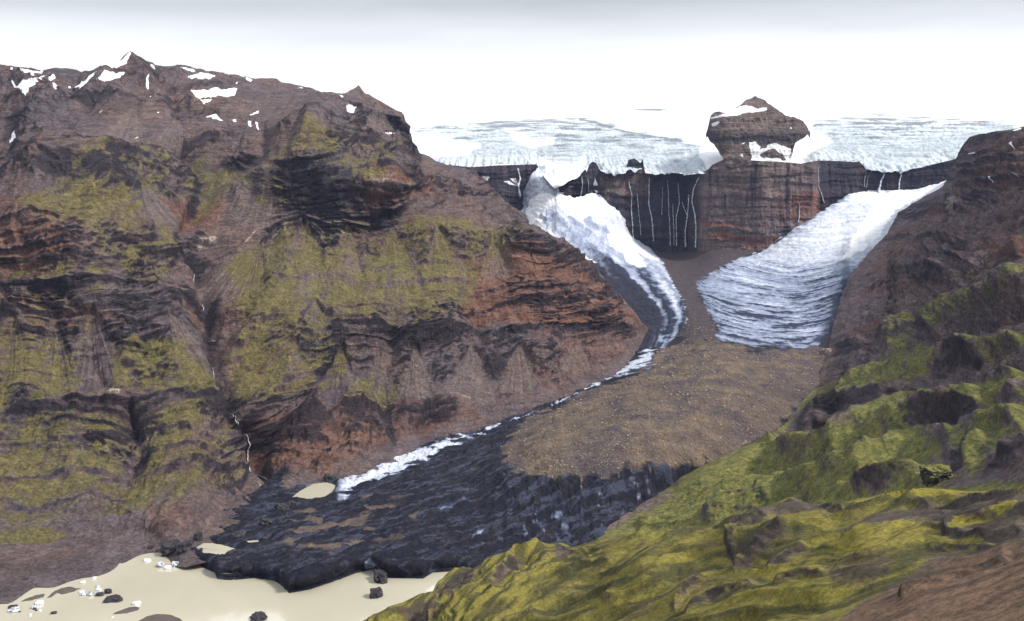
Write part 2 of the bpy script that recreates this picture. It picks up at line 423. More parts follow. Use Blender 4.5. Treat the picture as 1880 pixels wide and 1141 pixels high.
# relief
fa_ = .80 * X + .60 * Yw; fc_ = -.60 * X + .80 * Yw
ice_zone = np.maximum(m_right, m_left) * (V < 650)
D = 0
lo = np.clip((V - 640) / 100, 0, 1)
crev = ridged(X / 26, Yw / 70, o=4, seed=71)
D = D + ice_zone * (3.0 * crev + 2.2 * stripe + 5 * fbm(X / 120, Yw / 120, o=3, seed=72))
fallzone = pm(U, V, [(920, 300), (1110, 300), (1180, 430), (1120, 500), (1040, 460), (960, 410)], 20)
D = D + fallzone * (10 * ridged(X / 40, Z / 20, o=6, seed=73, gain=.6) + 4 * ridged(X / 14, Z / 9, o=3, seed=95))
D = D + m_brown * (7 * fbm(X / 45, Yw / 45, o=5, seed=74) + 5 * (ridged(fc_ / 50, fa_ / 160, o=3, seed=96) - .3) + 7 * fbm(X / 160, Yw / 160, o=3, seed=75) + 1.3 * fbm(X / 9, Yw / 9, o=3, seed=76)) * np.where(V < 620, .6, 1)
dark_ice = (1 - ice_zone) * (1 - m_brown)
D = D + dark_ice * lo * 5 * fbm(fc0 / 16, fa0 / 170, o=4, seed=92) if False else D + dark_ice * lo * (9 * ridged(fc_ / 30, fa_ / 55, o=6, seed=77, gain=.6) + 4 * fbm(X / 18, Yw / 18, o=4, seed=78) + 6 * fbm(X / 120, Yw / 100, o=3, seed=79) - 2)
front = ss(-10, 20, V - fr_line) * (1 - ss(80, 150, V - fr_line)) * ss(890, 950, U)
D = D + front * 7 * ridged(X / 24, Yw / 120, o=3, seed=80)
D = D + snow * 3
pools = [zc(11, [(510, 300), (600, 315), (680, 290), (760, 240), (900, 280), (1180, 310), (1170, 335), (1040, 355), (980, 395), (780, 385), (700, 330)]),
         zc(11, [(930, 590), (1060, 560), (1155, 550), (1150, 580), (1000, 595)]),
         zc(11, [(1190, 250), (1330, 240), (1350, 255), (1230, 265)]),
         [(535, 914), (552, 901), (575, 889), (600, 886), (617, 891), (612, 902), (594, 915), (565, 917)]]
carve = sum(pm(U, V, p, 5) for p in pools)
D = D * (1 - np.clip(carve, 0, 1)) - 7 * np.clip(carve, 0, 1)
C.N = C.normal(); C.N[..., 2] += .6; C.N /= np.linalg.norm(C.N, axis=-1, keepdims=True)
edgefade = ss(-1, 10, line_d(U, V, TOE)) * .8 + .2
C.push(D * edgefade)
inner = ss(6, 22, c_bot(U) - V) * (carve < .05)
C.P[..., 2] = np.where((inner > .5) & (C.P[..., 2] < 2.5) & (V > 800), 2.5 + .5 * C.P[..., 2].clip(-4, 2), C.P[..., 2])
fa = .80 * X + .60 * Yw; fc = -.60 * X + .80 * Yw
flow = fbm(fc / 8 + .5 * fbm(X / 50, Yw / 50, o=4, seed=91), fa / 70, o=5, seed=92)
med = np.clip(pm(U, V, medial_poly, 8, jf) + .5 * pm(U, V, [(1420, 670), (1540, 640), (1520, 740), (1390, 830), (1280, 850), (1330, 760)], 30, jn), 0, 1)
C.att = dict(flow=np.clip(.5 + flow * ss(640, 760, V), 0, 1), purple=med, ice=m_ice, brown=np.clip(m_brown, 0, 1), clean=clean, snow=np.clip(snow, 0, 1))

def ice_material():
    M = Mat('glacier_ice', .75, .15)
    n1 = M.noise(.06, 8, .65); n2 = M.noise(.2, 5, .7); n3 = M.noise(.02, 6, .6)
    lines = M.noise(.05, 6, .6, (1, .35, 1), .8)
    black = M.mix((.005, .006, .012), (.020, .018, .024), M.rng(n3, .35, .65))
    black = M.mix(black, (.036, .041, .068), M.rng(M.math('MULTIPLY_ADD', M.attr('flow'), .4, M.math('MULTIPLY_ADD', lines, .3, M.math('MULTIPLY', n2, .3))), .5, .66))
    black = M.mix(black, (.008, .009, .018), M.rng(M.math('MULTIPLY_ADD', M.attr('flow'), .6, M.math('MULTIPLY', n1, .4)), .47, .36))
    cl = M.math('MULTIPLY_ADD', M.math('SUBTRACT', lines, .5), .45, M.attr('clean'))
    ice = M.mix((.022, .027, .055), (.24, .28, .39), M.rng(cl, .08, .48))
    ice = M.mix(ice, (.54, .58, .67), M.rng(cl, .45, .9))
    c = M.mix(black, ice, M.edge('ice', n1, .7, .3))
    br = M.mix((.088, .066, .053), (.150, .110, .078), M.rng(n3, .35, .68))
    br = M.mix(br, (.062, .05, .056), M.rng(M.noise(.009, 7, .68, (1, .6, 1), .8), .45, .62))
    br = M.mix(br, (.058, .044, .050), M.edge('purple', n1, .7, .3))
    br = M.mix(br, (.30, .25, .19), M.rng(M.noise(.35, 2, .5), .66, .76))
    c = M.mix(c, br, M.edge('brown', n1, .5, .2))
    c = M.vary(c, n2, .72, 1.28)
    c = M.mix(c, (.86, .88, .92), M.edge('snow', n1, .6, .2))
    b = M.bump(n1, 5); b = M.bump(n2, 2.2, 1, b)
    return M.done(c, b)
ICE = ice_material()

# ------------------------------------------------------------------ headwall cliff
CAP_BOT = [(640, 268), (700, 268), (722, 278), (745, 296), (780, 305), (800, 304), (820, 308), (860, 312), (885, 311), (915, 309), (985, 307), (990, 314), (1000, 330), (1018, 346), (1030, 342), (1044, 334), (1060, 328), (1075, 316), (1082, 308), (1092, 304),
           (1104, 316), (1110, 322), (1140, 325), (1153, 318), (1165, 322), (1180, 315), (1200, 325), (1235, 322), (1262, 326), (1285, 324), (1300, 316), (1308, 308), (1325, 300), (1335, 292), (1380, 300), (1452, 304), (1470, 306),
           (1500, 300), (1513, 300), (1580, 303), (1590, 316), (1625, 321), (1655, 318), (1690, 313), (1720, 305), (1760, 296), (1830, 280)]
HW_TOP = [(u, v - 5) for u, v in CAP_BOT if 760 < u and not (1076 < u < 1105) and not (1145 < u < 1185)] + [(1077, 316), (1082, 302), (1088, 297), (1094, 299), (1103, 314), (1149, 318), (1153, 294), (1165, 291), (1180, 291), (1176, 300), (1184, 318)]
HW = Sheet(790, 1790, ip(HW_TOP), lambda u: 0 * u + 492, hw_base, 1.4)
U, V = HW.U, HW.V
X, Yw, Z = [HW.B[..., i] for i in range(3)]
zz = Z + 22 * fbm(X / 170, Z / 70, o=4, seed=101)
lay = fbm(X / 400, zz / 26, o=4, seed=102)
col = ridged(X / 26, Z / 260, o=3, seed=103)
HW.N = np.zeros_like(HW.N); HW.N[..., 1] = -1
dl = 12 * lay + 7 * col + 14 * fbm(X / 110, Z / 160, o=4, seed=104) + 3 * fbm(X / 15, Z / 15, o=3, seed=105)
terr = (zz / 44) % 1.0
dl = dl + 6 * (1 - terr) * (.5 + fbm(X / 90, Z / 60, o=3, seed=108))
dl = dl - 40 * np.exp(-((U - 1508) / 6) ** 2) - 18 * np.exp(-((U - 1283) / 7) ** 2)
HW.push(dl)
shade = pm(U, V, [(1010, 280), (1285, 280), (1285, 470), (1190, 470), (1120, 380), (1010, 370)], 8)  # recess darkened: wet basalt, plus its shade put into the rock colour
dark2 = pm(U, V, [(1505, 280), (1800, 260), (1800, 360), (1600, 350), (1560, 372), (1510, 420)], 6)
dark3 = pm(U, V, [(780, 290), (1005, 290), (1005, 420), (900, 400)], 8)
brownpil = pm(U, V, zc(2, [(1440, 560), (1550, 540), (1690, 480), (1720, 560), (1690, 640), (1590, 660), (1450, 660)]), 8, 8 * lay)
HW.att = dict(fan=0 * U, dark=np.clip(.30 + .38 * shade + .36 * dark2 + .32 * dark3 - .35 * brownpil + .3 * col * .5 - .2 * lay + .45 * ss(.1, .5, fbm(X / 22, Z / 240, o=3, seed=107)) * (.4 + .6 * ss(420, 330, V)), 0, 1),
              rust=np.clip(.2 + .55 * ss(-.1, .4, fbm(X / 300, zz / 40, o=3, seed=106)) * ss(1270, 1300, U) * ss(340, 380, V)
                           + .6 * pm(U, V, zc(3, [(470, 720), (540, 690), (760, 620), (790, 700), (850, 690), (800, 720), (600, 730)]), 8, 8 * lay), 0, 1),
              moss=0 * U, pale=np.clip(.25 * ss(.2, .6, lay) * ss(1290, 1310, U) + .3 * brownpil, 0, 1),
              snow=np.clip(sum(pm(U, V, zc(2, p), 2.2, 3 * lay) for p in ([(785, 548), (835, 552), (820, 582), (800, 565)], [(900, 575), (940, 572), (980, 600), (940, 595)], [(940, 560), (975, 560), (985, 605)],
                     [(1250, 605), (1300, 598), (1290, 612)], [(1200, 630), (1240, 640), (1200, 650)], [(1300, 632), (1400, 625), (1395, 634)], [(1410, 560), (1425, 600), (1400, 600)], [(1390, 620), (1430, 625), (1420, 640)])), 0, 1))
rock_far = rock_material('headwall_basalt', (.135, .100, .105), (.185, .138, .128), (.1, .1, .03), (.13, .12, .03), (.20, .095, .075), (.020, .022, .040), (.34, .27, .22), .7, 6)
# snow input for the far rock
def add_snow(mat, attr='snow'):
    t = mat.node_tree; b = t.nodes['Principled BSDF']
    src = b.inputs['Base Color'].links[0].from_socket
    a = t.nodes.new('ShaderNodeAttribute'); a.attribute_name = attr
    mr = t.nodes.new('ShaderNodeMapRange'); mr.inputs[1].default_value = .35; mr.inputs[2].default_value = .6
    t.links.new(a.outputs['Fac'], mr.inputs[0])
    m = t.nodes.new('ShaderNodeMix'); m.data_type = 'RGBA'
    t.links.new(mr.outputs[0], m.inputs[0]); t.links.new(src, m.inputs[6]); m.inputs[7].default_value = (.86, .88, .92, 1)
    t.links.new(m.outputs[2], b.inputs['Base Color'])
add_snow(rock_far)

# ------------------------------------------------------------------ ice cap and icefall above the headwall
cap_sky = ip([(600, 218), (700, 214), (760, 210), (1000, 205), (1300, 198), (1500, 172), (1600, 156), (1750, 150), (1900, 148)])
cap_b = ip(CAP_BOT)
def yA(U, V):
    vb = 322.0; t = np.clip((vb - V) / np.maximum(vb - cap_sky(U), 1), -.15, 1)
    base = hwY(U) - 62
    base = np.where(U < 800, np.interp(U, [600, 700, 800], [4300, 4380, 4590]), base)
    return base * (1 - t) + 6800 * t + 2400 * np.maximum(t, 0) ** 3 - 260 * np.sin(t * math.pi)
A = Sheet(640, 1900, cap_sky, lambda u: cap_b(u), yA, 1.4, left=200, right=2700)
U, V = A.U, A.V
X, Yw, Z = [A.B[..., i] for i in range(3)]
sd = np.where(V < cap_b(U), line_d(U, V, CAP_BOT), 0)
jn = 10 * fbm(U / 40, V / 14, o=4, seed=201)
# crevassed ice as seen in the photo: two fields
fall_l = [(775, 296), (800, 285), (860, 283), (880, 270), (800, 252), (752, 244), (800, 230), (900, 222), (940, 212), (1000, 211), (1090, 218), (1170, 240), (1250, 256), (1290, 268), (1300, 300), (1290, 335), (780, 335)]
fall_r = [(1475, 300), (1500, 262), (1490, 240), (1500, 212), (1560, 203), (1700, 204), (1880, 222), (1830, 300), (1760, 330), (1480, 330)]
fld = np.maximum(pm(U, V, fall_l, 9, jn), pm(U, V, fall_r, 10, jn))
snowy = .85 * np.maximum.reduce([pm(U, V, zc(2, [(930, 300), (1000, 310), (1080, 330), (1190, 340), (1150, 380), (1050, 385), (990, 350)]), 10, jn), pm(U, V, [(700, 262), (740, 250), (800, 248), (870, 268), (860, 284), (800, 290), (780, 302), (740, 294)], 6, jn * .5),
                           pm(U, V, [(1290, 275), (1330, 265), (1335, 292), (1300, 312), (1282, 290)], 4, jn * .4), pm(U, V, [(1430, 285), (1450, 260), (1490, 240), (1520, 250), (1530, 262), (1470, 290)], 6, jn * .5),
                           pm(U, V, [(985, 300), (1075, 290), (1070, 345), (990, 345)], 12, jn) * .6])
fld = fld * (1 - .9 * snowy)
fld = fld * ss(198, 240, V + 9 * perlin(U / 70, V / 4, seed=213) + 5 * perlin(U / 24, V / 2, seed=214))
cre = ridged(X / 34 + .6 * fbm(X / 90, Yw / 90, o=3, seed=212), Yw / 70, o=2, seed=202)
cre = .35 * cre + .65 * ridged(X / 170 + .5 * fbm(X / 80, Yw / 80, o=3, seed=215), Yw / 42, o=3, seed=216)
fine = ridged(X / 18, Z / 14, o=3, seed=203)
D = fld * fld * (16 * cre + 2.5 * fine + 10 * fbm(X / 140, Yw / 140, o=3, seed=204)) + (1 - fld) * 4 * fbm(X / 300, Yw / 300, o=3, seed=205)
nearedge = ss(40, 0, sd)
D = D + nearedge * fld * 16 * ridged(X / 20, Z / 60, o=3, seed=206)
up = np.zeros_like(A.N); up[..., 2] = .75; up[..., 1] = -.65
A.push(D, up)
horiz = perlin(U / 60, V / 2.6, seed=207) + .7 * perlin(U / 25, V / 1.6, seed=208)
rid = perlin(X / 60, Yw / 25, seed=209)
edge_line = np.exp(-(line_d(U, V, zc(2, [(1330, 238), (1420, 260), (1500, 290), (1600, 315), (1700, 335), (1800, 350), (1876, 360)])) / 2.2) ** 2)
patches = sum(pm(U, V, zc(2, p), 2, 2 * horiz) for p in ([(1590, 185), (1680, 172), (1780, 172), (1830, 186), (1700, 192)], [(1740, 232), (1790, 226), (1850, 240), (1800, 236)]))
grey_lines = np.clip(1.4 * np.sqrt(fld) * (.42 + .6 * horiz * ss(25, 70, sd) - .25 * cre + .3 * ss(60, 110, sd) * ss(600, 1300, U) - .25 * ss(30, 0, sd)) + edge_line * .8 + .9 * np.clip(patches, 0, 1), 0, 1)  # grey crack lines, edge line and patches; darker in the crevasse troughs
A.att = dict(fld=fld, grey_lines=grey_lines, blue=np.clip(fld * (.95 - .3 * ss(45, 90, sd)) + .25 * fine * fld, 0, 1))
def cap_material():
    M = Mat('ice_cap_snow', .6, .3)
    n1 = M.noise(.07, 7, .65, (.55, .5, 2.6)); n2 = M.noise(.16, 5, .65, (.4, .5, 2.2))
    c = M.mix((.88, .9, .93), (.37, .44, .50), M.math('MULTIPLY', M.attr('blue'), M.rng(n1, .3, .7, .6, 1.0)))
    c = M.mix(c, (.13, .155, .18), M.math('MULTIPLY', M.edge('grey_lines', n2, .9, .36), .92))
    b = M.bump(n1, 6, M_fac(M)); 
    return M.done(c, b)
def M_fac(M): return 1.0
CAP = cap_material()

# ------------------------------------------------------------------ nunatak on the ice cap rim
nk_top = ip([(1296, 246), (1299, 236), (1304, 214), (1310, 206), (1320, 205), (1332, 210), (1343, 203), (1355, 196), (1362, 192), (1370, 184), (1386, 178), (1398, 182), (1410, 190), (1420, 199), (1430, 204), (1440, 212), (1465, 218), (1478, 226), (1486, 244)])
nk_bot = ip([(1296, 250), (1304, 262), (1312, 268), (1322, 284), (1332, 305), (1340, 308), (1440, 308), (1450, 298), (1460, 263), (1476, 254), (1486, 246)])
def yN(U, V):
    x = (U - 1391) / 96
    return 4600 + 110 * x ** 4 + np.clip(215 - V, 0, 50) * 5.0 + np.clip(250 - V, 0, 60) * 1.2 - 25 * ss(225, 248, V) - np.clip(V - 250, 0, 60) * 1.3
NK = Sheet(1296, 1486, nk_top, nk_bot, yN, 1.2)
U, V = NK.U, NK.V
X, Yw, Z = [NK.B[..., i] for i in range(3)]
NK.N = np.zeros_like(NK.N); NK.N[..., 1] = -.9; NK.N[..., 2] = .4
lay = fbm(X / 200, Z / 16, o=4, seed=301)
NK.push(10 * lay + 9 * ridged(X / 40, Z / 50, o=4, seed=302) + 3 * fbm(X / 12, Z / 12, o=3, seed=303))
jn = 3 * fbm(X / 30, Z / 30, o=3, seed=304)
nsnow = sum(pm(U, V, zc(3, p), 1.6, jn * .8) for p in ([(160, 225), (245, 210), (275, 190), (330, 170), (385, 165), (420, 185), (470, 175), (470, 190), (400, 195), (320, 212), (250, 225), (165, 240)],
      [(165, 265), (210, 255), (195, 270), (170, 278)], [(370, 362), (410, 358), (430, 385), (470, 372), (520, 372), (600, 400), (620, 500), (380, 485), (390, 440), (378, 410)],
      [(335, 370), (355, 362), (345, 375)], [(330, 430), (340, 425), (340, 440)], [(600, 275), (612, 285), (602, 292)]))
nsnow = nsnow - pm(U, V, zc(3, [(425, 432), (500, 398), (540, 420), (580, 462), (520, 455), (440, 446)]), 2, jn) - pm(U, V, zc(3, [(440, 380), (480, 372), (470, 395), (430, 405)]), 2, jn)
NK.att = dict(fan=0 * U, dark=np.clip(.36 + .38 * ss(236, 252, V + 8 * lay) * (1 - ss(258, 268, V)) - .35 * lay, 0, 1), rust=np.clip(.12 + .25 * lay, 0, 1), moss=.25 + 0 * U, pale=0 * U + .1 * ss(250, 268, V) * 3, snow=np.clip(nsnow, 0, 1))

# ------------------------------------------------------------------ left mountain
SKY = [(-90, 118), (0, 122), (30, 124), (60, 128), (80, 134), (92, 131), (120, 127), (140, 130), (150, 133), (168, 132), (190, 127), (205, 124), (222, 119), (230, 110), (240, 104), (250, 109), (262, 114), (300, 118), (330, 121), (380, 132), (440, 140),
       (480, 141), (508, 142), (520, 150), (560, 160), (590, 168), (600, 171), (632, 171), (645, 166), (652, 163), (656, 159), (661, 164), (670, 173), (690, 182), (705, 191), (722, 202), (735, 209), (743, 222), (749, 234),
       (752, 244), (757, 262), (770, 285), (800, 300), (850, 309), (880, 325), (900, 345), (935, 380), (967, 398), (968, 418), (985, 424), (1020, 440), (1050, 455), (1082, 490), (1110, 517), (1140, 545), (1165, 570), (1178, 590), (1190, 602), (1200, 604)]
lm_sky = ip(SKY)
LC = [(0, 900, 1960), (0, 700, 2210), (0, 560, 2340), (0, 500, 2400), (0, 390, 2520), (0, 330, 2800), (0, 240, 3250), (0, 122, 3800), (-90, 118, 3800), (-90, 600, 2250), (-90, 900, 1930),
      (240, 104, 3650), (240, 170, 3450), (400, 135, 3800), (560, 160, 3900), (655, 160, 4050), (690, 200, 4150), (749, 236, 4420), (757, 262, 4360), (720, 262, 4250), (300, 230, 3200), (450, 230, 3350),
      (140, 280, 2850), (120, 345, 2620), (240, 300, 2950), (420, 310, 3200), (330, 390, 2800), (220, 430, 2520), (370, 440, 2780), (385, 490, 2700), (200, 500, 2420), (200, 600, 2340), (200, 720, 2230), (330, 640, 2370),
      (395, 700, 2340), (400, 760, 2260), (400, 850, 2130), (200, 850, 2070), (200, 950, 1890), (380, 560, 2560), (470, 783, 2290), (472, 860, 2225), (500, 560, 2610), (520, 680, 2440), (600, 800, 2330), (600, 700, 2510),
      (700, 640, 2630), (700, 600, 2670), (700, 500, 2840), (700, 420, 3000), (560, 400, 2990), (560, 300, 3020), (580, 220, 3250), (500, 340, 3020), (730, 290, 3300), (640, 250, 3350), (760, 350, 3200), (830, 330, 3450), (850, 309, 3650),
      (900, 345, 3800), (967, 400, 3900), (880, 400, 3300), (967, 420, 3300), (940, 450, 3150), (800, 450, 3020), (1020, 440, 3420), (1082, 490, 3400), (1140, 545, 3360), (1178, 590, 3290),
      (1000, 500, 3090), (1000, 570, 2980), (1000, 612, 2950), (1000, 650, 2870), (1100, 610, 3080), (1100, 560, 3130), (900, 700, 2670), (800, 740, 2500), (1080, 670, 2900), (850, 610, 2800), (850, 560, 2860),
      (967, 396, 3900), (-700, 118, 3600), (-700, 600, 2000), (-700, 900, 1750), (-700, 1150, float(zY(-700, 1150, 0.0)))]
for u, v in LM_BOT:
    if u < 330: LC.append((u, v, float(zY(u, v, 0.0))))
    else: LC.append((u, v, float(yC0(u, v)) + (0)))
for u, v, z in [(0, 1050, 5), (100, 1030, 6), (200, 1000, 9), (0, 1000, 14), (300, 990, 14)]:
    LC.append((u, v, float(zY(u, v, z))))
yL = rbf(LC, 4e-5)
L = Sheet(-90, 1199, lm_sky, lambda u: lm_bot(u) + np.interp(u, [200, 420], [14, 34]), yL, 1.25, left=-700)
U, V = L.U, L.V
X, Yw, Z = [L.B[..., i] for i in range(3)]
L.disp = 0 * U
flat = pm(U, V, [(-100, 1005), (120, 985), (260, 985), (330, 985), (440, 940), (540, 890), (620, 870), (620, 930), (300, 1060), (-100, 1200)], 10)
# large flow: gullies run down the fall line (image-down), drawn out in height
wx = X + 45 * fbm(X / 220, Z / 220, o=3, seed=402)
gul = ridged(wx / 120, Z / 330 + Yw / 900, o=4, seed=401)
gul2 = ridged(wx / 42, Z / 200 + Yw / 500, o=3, seed=403)
big = fbm(X / 420, Yw / 420, Z / 420, o=4, seed=404)
med = fbm(X / 90, Yw / 90, Z / 60, o=5, seed=405)
fin = fbm(X / 20, Yw / 20, Z / 14, o=4, seed=406)
jit = 5 * fbm(X / 60, Z / 60, Yw / 200, o=4, seed=407)
zz = Z + 9 * fbm(X / 260, Yw / 260, o=3, seed=408) - .02 * X
tn = fbm(X / 500, Yw / 500, zz / 70, o=3, seed=409)
t1 = (zz / 46 + .5 * tn) % 1.0
t2 = (zz / 17 + .6 * tn) % 1.0
saw = lambda t: np.where(t < .72, t / .72, (1 - t) / .28)     # bench rises slowly, edge, then drops
strat_amt = ss(-.35, .4, fbm(X / 300, Yw / 300, zz / 120, o=3, seed=410) + .15) * (1 - flat) * ss(150, 260, V) * (1 - .6 * pm(U, V, [(130, 200), (360, 190), (560, 240), (520, 300), (240, 300)], 30))
strat_amt = np.maximum(strat_amt, .85 * pm(U, V, [(-90, 760), (200, 750), (430, 760), (470, 870), (300, 970), (-90, 980)], 25))
strat_amt = np.maximum(strat_amt, .9 * pm(U, V, [(440, 760), (640, 770), (860, 740), (860, 790), (620, 870), (480, 860)], 15))
bands = [
    ([(600, 612), (640, 608), (667, 604), (690, 600), (712, 602), (728, 618), (760, 622), (808, 617), (850, 612), (881, 608), (895, 618), (922, 611), (1000, 604), (1036, 601), (1123, 591)], 30, 34, 30),
    ([(420, 532), (470, 526), (540, 522), (620, 520), (740, 526), (800, 520), (900, 508)], 11, 14, 25),
    ([(620, 487), (700, 494), (760, 490), (850, 494), (910, 488)], 7, 9, 20),
    ([(840, 586), (880, 570), (930, 563), (990, 556), (1050, 549)], 12, 15, 25),
    ([(250, 548), (290, 540), (340, 536), (380, 542), (436, 536)], 24, 26, 30),
    ([(-20, 520), (60, 518), (130, 525), (235, 520)], 24, 24, 25), ([(-20, 572), (40, 566), (76, 576)], 24, 20, 20), ([(80, 606), (140, 600)], 9, 10, 14),
    ([(-60, 790), (0, 774), (60, 757), (134, 742), (228, 739), (262, 745), (335, 730), (402, 742)], 26, 30, 26),
    ([(430, 785), (470, 783), (520, 780), (560, 778), (620, 772), (704, 765), (771, 752), (830, 742)], 46, 34, 30),
    ([(241, 853), (320, 843), (419, 834)], 20, 18, 22), ([(190, 892), (300, 876), (436, 860)], 24, 20, 22), ([(-60, 915), (0, 902), (100, 890), (201, 873)], 18, 16, 20),
    ([(-60, 958), (0, 950), (100, 945), (235, 930)], 16, 14, 20), ([(0, 838), (120, 815), (250, 800), (400, 800)], 16, 14, 22),
    ([(150, 178), (200, 172), (268, 181)], 20, 26, 30), ([(278, 178), (310, 168), (345, 172)], 16, 22, 26), ([(0, 178), (60, 190), (110, 205)], 20, 24, 30), ([(150, 132), (230, 140), (300, 150), (440, 152)], 16, 14, 25),
    ([(490, 312), (520, 302), (560, 300), (600, 306), (640, 318), (660, 350)], 60, 20, 45), ([(78, 338), (100, 318), (120, 303), (140, 300), (168, 328), (186, 340)], 30, 42, 40),
    ([(180, 290), (225, 285), (270, 292)], 22, 22, 30), ([(290, 255), (340, 240), (400, 248)], 14, 20, 30), ([(400, 300), (430, 290), (450, 310)], 22, 20, 26),
    ([(640, 330), (700, 320), (780, 335), (830, 360)], 12, 14, 30), ([(640, 398), (740, 392), (820, 375)], 14, 14, 20), ([(620, 250), (680, 262), (740, 290)], 20, 22, 30),
    ([(560, 215), (600, 218)], 18, 26, 24), ([(850, 680), (880, 676), (928, 674)], 26, 22, 18), ([(750, 700), (850, 692)], 20, 12, 20), ([(520, 700), (580, 690), (640, 702)], 22, 16, 20),
    ([(1060, 476), (1100, 510), (1130, 545)], 30, 20, 25), ([(980, 452), (1040, 470), (1080, 500)], 34, 20, 25), ([(640, 200), (700, 205), (746, 236)], 22, 20, 25)]
face = 0 * U
for ln, h, a, l in bands:
    kk = .9 if h >= 28 else .62
    face = np.maximum(face, L.band(ln, h * kk, a * kk * .8, l, jit * 1.1))
# gullies and spurs traced from the photograph
gm = 0 * U
for ln, w, a in [([(330, 210), (372, 300), (385, 350), (330, 440), (385, 470), (384, 540), (388, 600), (400, 690), (440, 770), (468, 786)], 14, -34), ([(468, 786), (472, 850), (490, 870)], 9, -22),
                 ([(170, 590), (172, 680), (200, 725)], 9, -12), ([(110, 540), (150, 580)], 7, -8), ([(712, 600), (722, 650), (700, 700), (705, 770)], 10, -14), ([(880, 600), (884, 640)], 8, -18),
                 ([(690, 520), (720, 590)], 8, -9), ([(770, 530), (760, 600)], 7, -9), ([(880, 490), (845, 545)], 6, -8), ([(480, 230), (488, 300), (430, 330)], 10, -22), ([(236, 745), (245, 790)], 9, -24), ([(1030, 570), (1036, 640)], 6, -8)]:
    gm = np.maximum(gm, L.line(ln, w, a))
for ln, w, a in [([(472, 590), (430, 640), (405, 690)], 12, 14), ([(520, 660), (515, 690), (490, 730)], 13, 20), ([(520, 660), (545, 700), (560, 730)], 10, 12), ([(600, 640), (575, 680), (540, 740)], 10, 12), ([(660, 640), (690, 700), (660, 760)], 10, 10),
                 ([(240, 104), (160, 165), (140, 200)], 14, 26), ([(240, 104), (300, 180), (380, 240)], 14, 18), ([(580, 215), (530, 270), (440, 360)], 16, 22), ([(656, 160), (650, 200)], 10, 16), ([(140, 285), (230, 280), (300, 240), (400, 240)], 16, 14),
                 ([(470, 880), (430, 835)], 14, 18), ([(470, 985), (540, 900)], 10, 4)]:
    L.line(ln, w, a)
for ln, w, a in [([(330, 230), (372, 320), (380, 380), (384, 470)], 58, -36), ([(384, 470), (388, 600), (400, 690), (440, 770), (470, 860)], 42, -30), ([(714, 600), (718, 660), (702, 780)], 28, -18), ([(242, 735), (250, 860)], 26, -20), ([(112, 560), (110, 730)], 26, -16),
                 ([(520, 610), (525, 690), (560, 770)], 34, 34), ([(630, 640), (640, 760)], 30, 22), ([(590, 215), (530, 265), (470, 320), (430, 345)], 26, 24), ([(640, 240), (690, 290), (760, 350), (850, 420)], 44, 12), ([(560, 400), (540, 480), (560, 600)], 40, 26), ([(690, 400), (680, 500)], 26, -18), ([(640, 410), (620, 500), (600, 600)], 22, 16),
                 ([(800, 440), (790, 600)], 40, 20), ([(860, 490), (870, 600)], 26, -16), ([(960, 450), (980, 610)], 40, 22), ([(190, 370), (280, 420), (360, 465)], 34, 26), ([(60, 380), (130, 470), (150, 560)], 50, 30), ([(300, 560), (340, 640), (400, 720)], 36, 26), ([(200, 560), (220, 720)], 34, 20), ([(40, 560), (50, 740)], 34, 20),
                 ([(880, 640), (840, 800)], 34, 16), ([(1000, 640), (960, 740)], 36, 14), ([(780, 640), (770, 800)], 24, -16), ([(300, 130), (330, 200), (350, 260)], 26, -26), ([(150, 160), (150, 260)], 30, -24), ([(60, 170), (60, 290)], 34, 22), ([(480, 160), (490, 250)], 26, -24), ([(120, 770), (160, 960)], 40, 14), ([(330, 770), (350, 900)], 40, 18)]:
    L.line(ln, w, a)
fan = 0 * U; fanst = 0 * U
for (ax, ay), a0, a1, ln in [((560, 412), 62, 112, 180), ((640, 415), 70, 118, 170), ((720, 412), 60, 110, 180), ((800, 420), 55, 110, 150), ((480, 430), 90, 150, 150), ((900, 440), 60, 110, 90), ((170, 570), 60, 120, 160), ((100, 575), 66, 118, 160), ((300, 580), 40, 80, 160), ((30, 585), 70, 110, 140),
                              ((530, 632), 60, 130, 90), ((620, 640), 60, 120, 90), ((700, 640), 70, 120, 110), ((760, 635), 60, 110, 120), ((860, 640), 60, 120, 130), ((950, 635), 60, 125, 110), ((1060, 625), 60, 130, 70), ((520, 270), 100, 150, 170), ((330, 200), 70, 130, 80), ((250, 190), 80, 140, 90), ((240, 330), 30, 75, 160), ((690, 180), 60, 120, 70), ((570, 560), 60, 120, 60), ((500, 860), 20, 150, 60)]:
    ang = np.degrees(np.arctan2(V - ay, U - ax)); rr = np.hypot(U - ax, V - ay)
    aj = ang + 9 * fbm(X / 60, Z / 60, o=3, seed=441)
    m_ = ss(a0 - 6, a0 + 8, aj) * (1 - ss(a1 - 8, a1 + 6, aj)) * ss(0, 14, rr) * (1 - ss(ln * .75, ln * 1.1, rr))
    st_ = perlin(ang / 3.2, rr / 160, seed=int(ax)) + .6 * perlin(ang / 1.3, rr / 90, seed=int(ax) + 1)
    fanst = np.where(m_ > fan, st_, fanst); fan = np.maximum(fan, m_)
led = ss(.18, .42, perlin(zz / 12, X / 420 + Yw / 700, seed=442) + .25 * fbm(X / 60, zz / 12, o=3, seed=443))
crag = ss(.16, .48, ridged(X / 46 + .4 * tn, zz / 17, Yw / 70, o=3, seed=450)) * ss(-.12, .28, fbm(X / 150, Z / 110, Yw / 200, o=3, seed=451) + .06) * (1 - .7 * fan) * (1 - flat)
amp = (1 - .93 * flat)
d = L.disp * amp
d = d + amp * (28 * big + (1 - .6 * fan) * (13 * (gul - .3) + 7 * (gul2 - .3) + 12 * med) + 4.5 * fin * (1 - .5 * fan))
d = d + 9 * crag
d = d * (1 - .3 * fan) + 2.2 * fan * fanst
